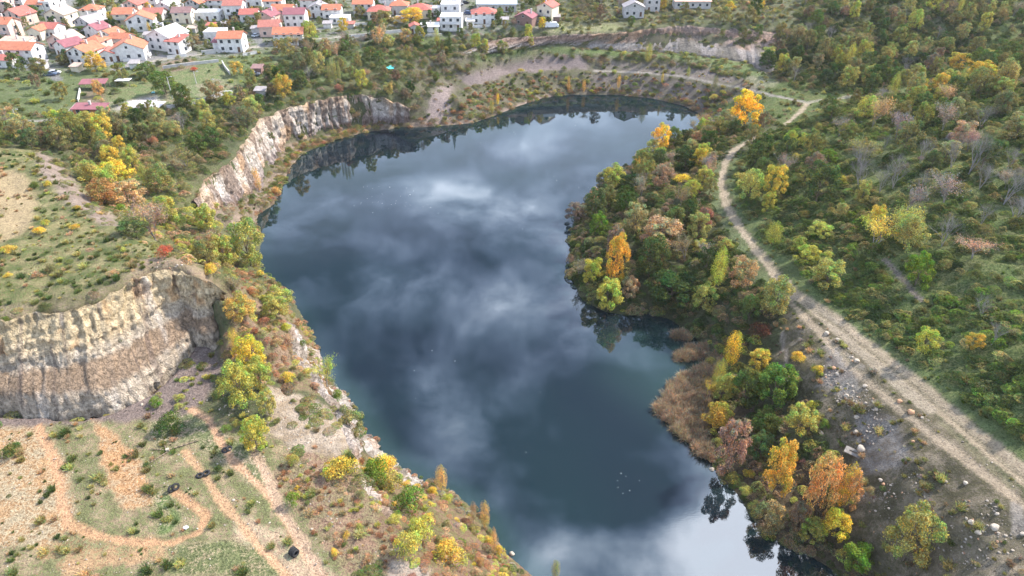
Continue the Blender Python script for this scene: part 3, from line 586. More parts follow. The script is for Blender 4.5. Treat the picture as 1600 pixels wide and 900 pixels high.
# ------------------------------------------------------------------ plant materials
def leaf_mat(name, instancer=False):
    m, nt, out = new_mat(name)
    if instancer: base = nn(nt, 'ShaderNodeAttribute', attribute_type='INSTANCER', attribute_name='tint').outputs['Color']
    else: base = nn(nt, 'ShaderNodeObjectInfo').outputs['Color']
    r = nn(nt, 'ShaderNodeNewGeometry').outputs['Random Per Island']
    r2 = mth(nt, 'FRACT', mth(nt, 'MULTIPLY', r, 37.7)); r3 = mth(nt, 'FRACT', mth(nt, 'MULTIPLY', r, 113.3))
    warm = mixc(nt, 1.0, base, (1.5, 1.22, .62), 'MULTIPLY'); cool = mixc(nt, 1.0, base, (.66, .86, .95), 'MULTIPLY')
    c = mixc(nt, ramp(nt, r2, [(.55, 0.0), (.95, .85)]), base, warm)
    c = mixc(nt, ramp(nt, r2, [(.05, .75), (.40, 0.0)]), c, cool)
    brown = mixc(nt, 1.0, c, (1.25, .72, .55), 'MULTIPLY'); c = mixc(nt, ramp(nt, r3, [(.86, 0.0), (.92, .7)]), c, brown)
    tcn = nn(nt, 'ShaderNodeTexCoord').outputs['Object']
    big = nn(nt, 'ShaderNodeTexNoise', {'Vector': tcn, 'Scale': 4.5, 'Detail': 2.0}).outputs['Fac']
    c = mixc(nt, .9, c, ramp(nt, big, [(.34, (.68, .74, .72)), (.5, (1, 1, 1)), (.66, (1.45, 1.32, 1.1))]), 'MULTIPLY')
    pt = nn(nt, 'ShaderNodeTexNoise', {'Vector': tcn, 'Scale': 2.4, 'Detail': 3.0, 'Roughness': .6}).outputs['Fac']
    gr = mixc(nt, 1.0, c, (.50, .95, .85), 'MULTIPLY'); c = mixc(nt, ramp(nt, pt, [(.50, 0.0), (.60, .85)]), c, gr)
    du = mixc(nt, 1.0, c, (.95, .72, .75), 'MULTIPLY'); c = mixc(nt, ramp(nt, pt, [(.36, .7), (.44, 0.0)]), c, du)
    c = mixc(nt, 1.0, c, ramp(nt, r, [(0, .55), (.5, 1.0), (1, 1.55)]), 'MULTIPLY')
    d = nn(nt, 'ShaderNodeBsdfDiffuse', {'Color': c}); t = nn(nt, 'ShaderNodeBsdfTranslucent', {'Color': c})
    mx = nn(nt, 'ShaderNodeMixShader', {0: .36, 1: d.outputs[0], 2: t.outputs[0]})
    nt.links.new(mx.outputs[0], out.inputs[0]); return m
LEAF, LEAFI = leaf_mat('leaves'), leaf_mat('undergrowth_leaves', True)
def simple(name, col, rough=.9, spec=.2, var=.3, scale=3.0, emit=None, metal=0.0):
    m, nt, out = new_mat(name)
    pos = nn(nt, 'ShaderNodeTexCoord').outputs['Object']
    f = nn(nt, 'ShaderNodeTexNoise', {'Vector': pos, 'Scale': scale, 'Detail': 5.0, 'Roughness': .65}).outputs['Fac']
    c = mixc(nt, 1.0, col, ramp(nt, f, [(.3, 1-var), (.5, 1.0), (.7, 1+var)]), 'MULTIPLY')
    p = nn(nt, 'ShaderNodeBsdfPrincipled', {'Base Color': c, 'Roughness': rough, 'Specular IOR Level': spec, 'Metallic': metal})
    nt.links.new(p.outputs[0], out.inputs[0]); return m
BARK = simple('bark', (.15, .12, .09)); PALEBARK = simple('pale_bark', (.27, .25, .24), var=.25)

# ------------------------------------------------------------------ plant shapes, height 1 and width 1
def rnd(n, r): v = r.normal(size=(n, 3)); return v/np.linalg.norm(v, axis=1)[:, None]
def leaves_at(C, N, size, r, asp=.62):
    n = len(C); N = N+r.normal(size=(n, 3))*.55; N /= np.linalg.norm(N, axis=1)[:, None]
    a = np.cross(N, rnd(n, r)); a /= np.linalg.norm(a, axis=1)[:, None]+1e-9; b = np.cross(N, a)
    s = (size*r.uniform(.6, 1.45, n))[:, None]
    V = np.stack([C+a*s, C+b*s*asp+N*s*.12, C-a*s, C-b*s*asp+N*s*.12], 1).reshape(-1, 3)
    return V, np.arange(4*n).reshape(n, 4)
def tube(p0, p1, r0, r1, k=5):
    p0, p1 = np.array(p0, float), np.array(p1, float); d = p1-p0; d /= np.linalg.norm(d)+1e-9
    a = np.cross(d, [0.31, .2, .93]); a /= np.linalg.norm(a)+1e-9; b = np.cross(d, a)
    th = np.arange(k)*2*math.pi/k; ring = np.cos(th)[:, None]*a+np.sin(th)[:, None]*b
    V = np.concatenate([p0+ring*r0, p1+ring*r1]); i = np.arange(k); j = (i+1) % k
    return V, np.stack([i, j, j+k, i+k], 1)
def join(parts):
    V, F, o = [], [], 0
    for v, f in parts: V.append(v); F.append(f+o); o += len(v)
    return np.concatenate(V), np.concatenate(F)
def curve_tubes(pts, r0, r1, k=5):
    n = len(pts)-1; return [tube(pts[i], pts[i+1], r0+(r1-r0)*i/n, r0+(r1-r0)*(i+1)/n, k) for i in range(n)]
def broad(seed, n=2300, lobes=17, leaf=.0175, low=.10, top=1.0, spread=.39, gap=.0):
    r = np.random.default_rng(seed); L = []
    for i in range(lobes):
        h = low+.12+(top-low-.20)*((i+.5)/lobes)**.9; w = math.sin(math.pi*min(1, max(0, (h-low+.16)/(top-low+.20))))**.65
        a = i*2.4+r.uniform(-.5, .5); q = spread*w*r.uniform(.55, 1.05)
        L.append((math.cos(a)*q, math.sin(a)*q, h+r.uniform(-.04, .04), r.uniform(.075, .155)))
    L.append((0, 0, top-.14, .12)); L = np.array(L)
    wts = L[:, 3]**2; idx = r.choice(len(L), n, p=wts/wts.sum()); d = rnd(n, r)
    d[:, 2] = np.where(r.random(n) < .6, np.abs(d[:, 2]), d[:, 2])
    rr = L[idx, 3]*(r.uniform(.25, 1, n)**.38)*r.uniform(.85, 1.18, n)
    C = L[idx, :3]+d*rr[:, None]*np.array([1, 1, .85])
    return leaves_at(C, d+np.array([0, 0, .25]), leaf, r), L
def wood(L, seed, base_r=.022, low=.3):
    r = np.random.default_rng(seed+99); P = []
    top = np.array([r.uniform(-.03, .03), r.uniform(-.03, .03), .62])
    P += curve_tubes([np.array([0, 0, -.08]), np.array([.01, -.01, .2]), top*.5+np.array([0, 0, .1]), top], base_r, base_r*.4, 6)
    for l in L[::2]:
        s = top*min(.95, max(.3, l[2]-.25)); s = np.array([s[0], s[1], max(.16, l[2]*.5)])
        mid = (s+l[:3])/2+np.array([0, 0, -.02]); P += curve_tubes([s, mid, l[:3]], base_r*.42, base_r*.12, 4)
    return join(P)
def poplar(seed, n=3800, leaf=.0125, wide=.5):
    r = np.random.default_rng(seed); h = r.uniform(.12, 1.0, n); w = (np.sin(math.pi*np.clip((h-.08)/.98, 0, 1))**.6)*wide*.8
    k = np.floor(r.uniform(0, 26, n)); a = k*2.399+r.normal(size=n)*.32; hk = .12+.88*k/26; h = np.clip(hk*.75+h*.25+r.normal(size=n)*.03, .1, 1.0)
    w = (np.sin(math.pi*np.clip((h-.06)/.97, 0, 1))**.6)*wide*.85*r.uniform(.15, 1.0, n)**.6*(.62+.6*vnoise(k*1.7+seed, h*9, 3))
    d = np.stack([np.cos(a), np.sin(a), np.full(n, .6)], 1)
    C = np.stack([np.cos(a)*w, np.sin(a)*w, h], 1)
    P = curve_tubes([np.array([0, 0, -.05]), np.array([.01, 0, .4]), np.array([0, .01, .95])], .016, .003, 5)
    for i in range(14):
        z = .15+.05*i; an = i*2.4; P += [tube((0, 0, z), (math.cos(an)*wide*.5, math.sin(an)*wide*.5, z+.16), .006, .002, 3)]
    return leaves_at(C, d, leaf, r), join(P)
def bare(seed, levels=4, spread=.55):
    r = np.random.default_rng(seed); P = []
    def grow(p, d, L, rad, lev):
        q = p+d*L; P.append(tube(p, q, rad, rad*.62, 4 if lev < 2 else 3))
        if lev == levels: return
        for _ in range(3 if lev else 4):
            e = d*.9+rnd(1, r)[0]*spread+np.array([0, 0, .22]); e /= np.linalg.norm(e); grow(p+d*L*r.uniform(.55, 1), e, L*r.uniform(.6, .82), rad*.50, lev+1)
    P.append(tube((0, 0, -.06), (0, 0, .06), .009, .008, 6))
    for i in range(3): grow(np.array([0, 0, .05]), np.array([r.uniform(-.25, .25), r.uniform(-.25, .25), 1]), .25, .0056, 0)
    V, F = join(P); V[:, 2] *= 1/max(.6, V[:, 2].max()); m = np.percentile(np.abs(V[:, :2]), 98); V[:, :2] *= .5/m*.95
    return V, F
def halfbare(seed):
    V, F = bare(seed, 3, .6); r = np.random.default_rng(seed+5); n = 2400
    tips = V[(V[:, 2] > .35)]; C = tips[r.integers(0, len(tips), n)]+r.normal(size=(n, 3))*.034
    return leaves_at(C, rnd(n, r)+np.array([0, 0, .5]), .0135, r), (V, F)
def bush(seed, n=800, leaf=.038, lobes=8):
    r = np.random.default_rng(seed); L = []
    for i in range(lobes):
        a = i*2.4+r.uniform(-.6, .6); q = .34*math.sqrt((i+.3)/lobes)*r.uniform(.7, 1.2); L.append((math.cos(a)*q, math.sin(a)*q, .62-q*.9+r.uniform(-.12, .12), r.uniform(.16, .27)))
    L = np.array(L); idx = r.integers(0, lobes, n); d = rnd(n, r); d[:, 2] = np.abs(d[:, 2])*1.0-.25
    C = L[idx, :3]+d*(L[idx, 3]*r.uniform(.3, 1, n)**.4)[:, None]*r.uniform(.85, 1.25, n)[:, None]*np.array([1, 1, 1.25]); C[:, 2] = np.maximum(C[:, 2], -.05)
    return leaves_at(C, d+np.array([0, 0, .4]), leaf, r)
def bramble(seed, n=900):
    r = np.random.default_rng(seed); a = r.uniform(0, 6.28, n); q = .5*np.sqrt(r.random(n)); z = (1-(q/.55)**2)*.8*(.5+.5*vnoise(np.cos(a)*q*6+seed, np.sin(a)*q*6, 3))
    C = np.stack([np.cos(a)*q, np.sin(a)*q, z], 1)
    return leaves_at(C, np.array([[0, 0, 1.2]])+rnd(n, r)*.8, .030, r)
def tuft(seed, n=150, lean=.5):
    r = np.random.default_rng(seed); V = []
    a = r.uniform(0, 6.28, n); q = .35*np.sqrt(r.random(n)); b = np.stack([np.cos(a)*q, np.sin(a)*q, np.zeros(n)], 1)
    az = r.uniform(0, 6.28, n); t = b+np.stack([np.cos(az)*lean*r.uniform(.2, 1, n), np.sin(az)*lean*r.uniform(.2, 1, n), r.uniform(.5, 1, n)], 1)
    w = np.stack([np.sin(az), -np.cos(az), np.zeros(n)], 1)*.02; m = b*.4+t*.6+np.array([0, 0, .12])
    V = np.stack([b-w, b+w, m+w, m-w], 1).reshape(-1, 3); V2 = np.stack([m-w, m+w, t+w*.2, t-w*.2], 1).reshape(-1, 3)
    return join([(V, np.arange(4*n).reshape(n, 4)), (V2, np.arange(4*n).reshape(n, 4))])
def conifer(seed, n=1500, wide=.5):
    r = np.random.default_rng(seed); h = 1-np.sqrt(r.random(n))*.93; w = (1-h)*wide*(.7+.3*np.sin(h*60)); a = r.uniform(0, 6.28, n)
    C = np.stack([np.cos(a)*w*r.uniform(.6, 1, n), np.sin(a)*w*r.uniform(.6, 1, n), h], 1)
    return leaves_at(C, np.stack([np.cos(a), np.sin(a), np.full(n, .3)], 1), .026, r, .4), join([tube((0, 0, -.05), (0, 0, .9), .02, .004, 5)])
def mk(name, vf, mat): return mesh_np(name, vf[0], vf[1], [mat])
PROTO = {}
for i in range(6):
    lv, L = broad(100+i, n=[6200, 5600, 6600, 5200, 6000, 5600][i], lobes=[26, 20, 30, 22, 34, 18][i], low=[.02, .10, .0, .12, .04, .08][i])
    PROTO['broad', i] = (mk('crown', lv, LEAF), mk('trunk', wood(L, i), BARK))
for i in range(3): lv, w = poplar(200+i); PROTO['poplar', i] = (mk('crown', lv, LEAF), mk('trunk', w, BARK))
for i in range(3): V, F = bare(300+i, 5); PROTO['bare', i] = (mk('branches', (V, F), PALEBARK), None)
for i in range(3): lv, w = halfbare(400+i); PROTO['sparse', i] = (mk('crown', lv, LEAF), mk('trunk', w, PALEBARK))
for i in range(5): PROTO['bush', i] = (mk('bush', bush(500+i, 2600 if i < 3 else 2000, .0215, [8, 6, 10, 7, 9][i]), LEAF), None)
lv, w = conifer(600, 1500, .5); PROTO['cone', 0] = (mk('crown', lv, LEAF), mk('trunk', w, BARK)); NV = {'broad': 6, 'poplar': 3, 'bare': 3, 'sparse': 3, 'bush': 5, 'cone': 1}

PAL = {  # colour, word
 'dg': ((.070, .105, .038), 'dark green'), 'g': ((.125, .165, .060), 'green'), 'bg': ((.15, .23, .050), 'bright green'), 'yg': ((.40, .40, .115), 'yellow-green'),
 'ol': ((.245, .24, .105), 'olive'), 'pl': ((.37, .36, .15), 'pale olive'), 'ye': ((.60, .46, .10), 'yellow'), 'go': ((.80, .53, .09), 'golden'), 'or': ((.66, .42, .17), 'orange'),
 'rb': ((.36, .20, .13), 'russet'), 'br': ((.27, .215, .145), 'brown'), 'pk': ((.46, .32, .21), 'tan'), 'rd': ((.42, .11, .09), 'red'), 'gy': ((.30, .26, .24), 'grey'), 'pu': ((.12, .06, .05), 'dark crimson')}
house_spots = []
rs = np.random.default_rng(7)
def wpick(spec, r):
    spec = spec or {'ol': 2, 'g': 1, 'pk': 1}
    ks = list(spec); w = np.array([spec[k] for k in ks], float); return ks[r.choice(len(ks), p=w/w.sum())]

PLANTED = []                  # (x, y, radius) of everything set by hand
THINGS = []                   # (root, kind word, colour word, x, y, z, width, height, hand label)
def plant(kind, x, y, z, w, h, col, label=None, rot=None, group=None):
    v = int(rs.integers(0, NV[kind])); crown, trunk = PROTO[kind, v]; c = PAL[col][0]; j = rs.uniform(.85, 1.2, 3)*np.array(1.0)
    rgba = (c[0]*j[0], c[1]*j[0]*(.92+.16*rs.random()), c[2]*j[2], 1); rot = rs.uniform(0, 6.28) if rot is None else rot
    nm = {'broad': 'broadleaf_tree', 'poplar': 'poplar_tree', 'bare': 'bare_tree', 'sparse': 'thinning_tree', 'bush': 'bush', 'cone': 'conifer_tree'}[kind]
    if trunk is None:
        o = link(nm, crown); o.color = rgba
    else:
        o = bpy.data.objects.new(nm, None); COL.objects.link(o); o.empty_display_size = .1
        t = link('trunk', trunk, o); k = link('crown', crown, o); k.color = rgba
    o.location = (x, y, z-.05*h); o.rotation_euler = (0, 0, rot); o.scale = (w, w*rs.uniform(.88, 1.1), h)
    o['category'] = {'bush': 'bush'}.get(kind, 'tree')
    PLANTED.append((x, y, w*.5)); THINGS.append([o, kind, col, x, y, z, w, h, label, group]); return o
def mpp(x, y, z):            # metres per photograph pixel there
    return (y*cP-(z-CAMH)*sP)/FPX
def hand(kind, bx, by, wpx, hpx, col, label=None):
    x, y, z = hit(bx, by); s = mpp(x, y, z); th = math.atan2(CAMH-z, y)
    w = wpx*s; h = max((hpx*s-.35*w*math.sin(th))/math.cos(th), w*.5)
    y += w*.25
    z = float(terr_z(x, y)); z = max(z, -.3)
    return plant(kind, x, y, z, w, h, col, label)
HAND = [
 ('broad',1166,203,58,70,'go','large golden-orange tree beside the dirt track north-east of the lake'),
 ('broad',1033,244,38,50,'go','orange-yellow tree on the upper peninsula shore over the water'),
 ('poplar',995,262,14,26,'go','small slender yellow poplar at the peninsula tip'),
 ('broad',961,452,42,84,'go','vivid golden tree on the peninsula shore above the cove'),
 ('broad',950,497,62,64,'yg','yellow-olive willow leaning over the cove below the golden tree'),
 ('broad',1018,440,58,70,'g','round green tree beside the vivid golden tree'),
 ('broad',1050,495,90,60,'dg','wide dark green tree on the north bank of the cove'),
 ('broad',1100,500,46,50,'yg','yellow-green tree leaning at the east end of the cove'),
 ('broad',935,370,34,42,'bg','bright green tree near the west shore of the peninsula'),
 ('broad',1035,400,78,62,'pk','broad tan and olive tree in the middle of the peninsula'),
 ('broad',1100,365,34,42,'rb','brown-orange tree beside the bend of the peninsula thicket'),
 ('bush',1067,285,32,18,'ye','yellow topped bush among grey-green scrub on the upper peninsula'),
 ('broad',948,300,46,40,'ol',None),('broad',960,300,48,44,'yg',None),('sparse',1003,312,30,44,'gy',None),('broad',900,350,40,36,'br',None),
 ('broad',1135,398,30,26,'yg',None),('broad',1094,400,30,26,'yg',None),('sparse',905,440,44,40,'gy',None),('broad',1010,285,36,40,'ol',None),
 ('poplar',1141,580,34,66,'go','slender golden-orange tree at the neck of the reed bed'),
 ('broad',1186,588,42,44,'ye','pale yellow tree just above the big green trees by the reed bed'),
 ('bush',1190,530,38,34,'pu','dark crimson bush below the cove bank'),
 ('broad',1212,650,76,80,'bg','largest bright green tree on the low east bank'),
 ('broad',1165,648,60,66,'g','green tree between reed bed and the largest bright green tree'),
 ('broad',1128,640,44,56,'yg','yellow-green tree at the inner edge of the reed bed'),
 ('sparse',1108,632,30,44,'ye','yellow-leaved thin tree rising from the reeds'),
 ('broad',1252,690,60,56,'yg','yellow-green tree at the south end of the green grove'),
 ('broad',1195,690,60,50,'g',None),
 ('broad',1140,752,66,96,'pk','tan and orange tree leaning over the water on the east bank'),
 ('broad',1212,782,54,92,'go','tall golden tree on the low east bank'),
 ('broad',1275,820,54,104,'or','tall orange tree next to the tall golden tree'),
 ('poplar',1314,800,34,76,'go','narrow golden-green tree uphill of the tall orange tree'),
 ('broad',1325,800,36,64,'or','small orange tree nearest the rubble slope'),
 ('broad',1245,838,40,50,'br',None),('broad',1200,842,60,50,'br',None),('broad',1265,862,44,44,'yg',None),
 ('broad',1420,897,84,96,'yg','big round olive-yellow tree at the foot of the rubble slope'),
 ('broad',1340,905,60,46,'bg','bright yellow-green tree beside the big olive-yellow tree'),
 ('bush',1278,588,22,18,'ye','small round bright yellow bush on the stony bank'),
 ('bush',1247,568,24,22,'ye','small yellow bush under the track bank'),
 ('broad',1296,455,62,52,'yg','yellow-topped green tree on the hillside just above the track'),
 ('broad',1262,418,46,34,'yg','smaller yellow-green tree beside the yellow-topped one above the track'),
 ('broad',1434,458,54,62,'bg','rounded bright green tree standing alone on the brambly hillside'),
 ('sparse',1526,412,58,44,'pk','pinkish-tan tree above the brambles on the hillside'),
 ('sparse',1370,400,66,70,'ye','pale yellow spreading tree in the middle of the hillside'),
 ('sparse',1405,375,60,60,'yg','pale yellow-green tree joined to the spreading yellow one'),
 ('poplar',1208,386,34,44,'yg','upright yellow-green tree above the track bend'),
 ('broad',1283,378,46,34,'yg',None),('broad',1445,558,46,48,'yg','yellow-green tree low on the brambly hillside'),
 ('broad',1521,553,32,32,'ye',None),('bush',1165,287,34,26,'yg','round yellow-green bush right beside the narrow track'),
 ('broad',1280,325,62,74,'g','large leafy green tree in the middle of the near hillside'),
 ('broad',1295,262,32,30,'bg',None),('broad',1500,112,44,34,'ye','yellow tree on the crest of the near hillside'),
 ('broad',1538,128,52,36,'ye','gold and green tree on the crest beside the yellow one'),('broad',1428,52,30,36,'yg','pale yellow tree high on the far green slope'),
 ('broad',1540,268,52,50,'g','dense green tree beyond the bare grey trees'),
 ('bare',1520,278,50,78,'gy','tallest bare grey tree in the hillside thicket'),('bare',1490,270,40,66,'gy',None),('bare',1400,300,46,62,'gy',None),('bare',1345,300,44,58,'gy',None),('bare',1378,308,40,56,'gy',None),
 ('bare',1440,262,34,52,'gy',None),('bare',1535,360,34,50,'gy','slim bare tree under the bare thicket'),('bare',1590,352,56,52,'gy','bare spreading tree at the frame edge of the hillside'),('bare',1537,500,40,44,'gy','lone bare grey tree low on the brambly hillside'),
 ('bare',1385,165,36,32,'gy',None),('bare',1555,545,40,50,'gy',None),('sparse',1345,262,54,52,'ol',None),('sparse',1480,330,60,60,'gy',None),('sparse',1420,340,50,50,'gy',None),
 ('bush',257,405,30,30,'rd','round pinkish-red bush on the plateau edge'),
 ('bush',527,628,22,28,'bg','small vivid green bush on the brink above the lake'),
 ('bush',540,664,16,16,'yg','tiny yellow-green bush on the pale brink'),
 ('bush',61,368,22,18,'ye','bright yellow bush on the green plateau'),('bush',10,398,28,20,'ye','wide yellow bush at the edge of the plateau'),
 ('sparse',508,606,42,58,'yg','feathery yellow-green willow on the brink above the lake'),
 ('broad',386,418,58,84,'yg','tall yellow-green tree overhanging the west shore'),
 ('sparse',372,480,30,44,'gy',None),
 ('broad',378,650,62,84,'yg','large yellow-green tree on the dirt terrace'),('broad',398,712,52,60,'yg','rounded olive-yellow tree at the lower end of the terrace grove'),('broad',420,660,40,50,'pl',None),
 ('bush',262,682,52,42,'dg','dark green bush on the dusty floor under the quarry face'),
 ('bush',18,720,34,32,'g','dark bush on the orange soil near the winding path'),
 ('bush',530,752,60,44,'ye','large yellow bush on the brink beside the white rock'),
 ('bush',548,735,26,34,'dg','dark green bush behind the large yellow one'),
 ('bush',458,730,24,26,'yg',None),('bush',458,795,24,30,'bg',None),
 ('sparse',232,372,66,76,'pk','large thinning tan tree on the wooded slope behind the plateau'),('broad',196,330,70,60,'pk',None),('broad',175,290,60,44,'ye',None),('broad',205,372,56,40,'g',None),
 ('poplar',228,292,18,44,'yg','narrow pale green poplar on the wooded slope'),('broad',155,320,60,52,'rb',None),
 ('poplar',403,300,18,44,'or','narrow orange tree at the foot of the white cliff'),('bush',430,305,20,16,'or','orange bush at the water under the white cliff'),
 ('poplar',690,772,26,48,'or','orange tree at the water below the lower terrace'),('poplar',758,830,20,48,'or','slim orange tree near the tip of the west bank'),('poplar',772,868,16,44,'or',None),
 ('poplar',740,818,14,36,'pk',None),('poplar',868,908,20,34,'yg','yellow-green tree top rising from the bottom edge over the water'),
 ('bush',640,800,56,50,'bg',None),('bush',585,762,44,60,'bg',None),('bush',610,770,44,44,'yg',None),('bush',655,848,50,50,'yg',None),('bush',700,885,60,50,'ye',None),('bush',640,880,50,50,'yg',None),('bush',780,870,20,24,'ye',None),('bush',600,745,50,40,'ye',None),
 ('poplar',521,133,7,42,'pl',None),('poplar',526,133,7,40,'pl',None),('poplar',532,132,7,36,'pl',None),('poplar',516,132,7,34,'pl',None),
 ('broad',498,120,30,40,'pl','feathery pale tree beside the row of thin poplars'),
 ('cone',703,86,16,40,'dg','dark conifer in the wood below the white flat-roofed house'),
 ('poplar',888,146,7,28,'or',None),('poplar',912,148,9,22,'or',None),('poplar',966,142,9,26,'or',None),('poplar',1034,134,6,22,'ye',None),('poplar',778,166,7,20,'go','tiny golden poplar at the far shore'),('poplar',1075,122,8,18,'yg',None),('poplar',1163,128,8,20,'g',None),
 ('broad',228,124,38,28,'g','large green garden tree beside the village road'),('broad',256,152,46,42,'g','largest green garden tree with orange lower leaves'),
 ('broad',154,152,20,28,'or','orange-red tree by the garden pergola'),('broad',188,132,30,36,'ol',None),('broad',60,122,34,34,'ol',None),('broad',148,115,36,34,'ye',None),
 ('broad',298,80,40,26,'br','brown-green tree in front of the white house with the white roof'),('bush',186,166,20,18,'dg','dark bush beside the white rubble heap'),
 ('broad',370,122,22,26,'ye',None),('bush',303,112,14,10,'rd',None),('bush',247,104,12,12,'dg',None),('bush',264,104,10,8,'dg',None),('bush',277,102,10,8,'dg',None),('bush',290,100,12,11,'dg',None),
 ('broad',640,42,50,28,'ye','big yellow tree behind the roadside wall'),('broad',600,38,34,22,'ol',None),('broad',50,30,30,22,'g',None),('broad',130,14,30,22,'g',None),('broad',160,18,34,24,'ol',None),
 ('broad',125,60,34,20,'g',None),('broad',370,52,30,18,'dg',None),('broad',367,34,14,16,'dg',None),('broad',420,36,14,14,'rb',None),('broad',1180,28,22,40,'dg',None),
]
# cypresses are cones drawn narrow
PROTO['cyp', 0] = PROTO['cone', 0]; NV['cyp'] = 1

def add_conifers():
    for bx, by, wp, hp, lab in ((17, 61, 11, 36, 'tall dark cypress standing before the pale house, the outer one'), (31, 60, 11, 33, 'dark cypress standing second in the pair of cypresses')):
        o = hand('cone', bx, by, wp, hp, 'dg', lab); o.name = 'cypress_tree'; o.scale.x *= .8; o.scale.y *= .8
for a in HAND: hand(*a)
add_conifers()

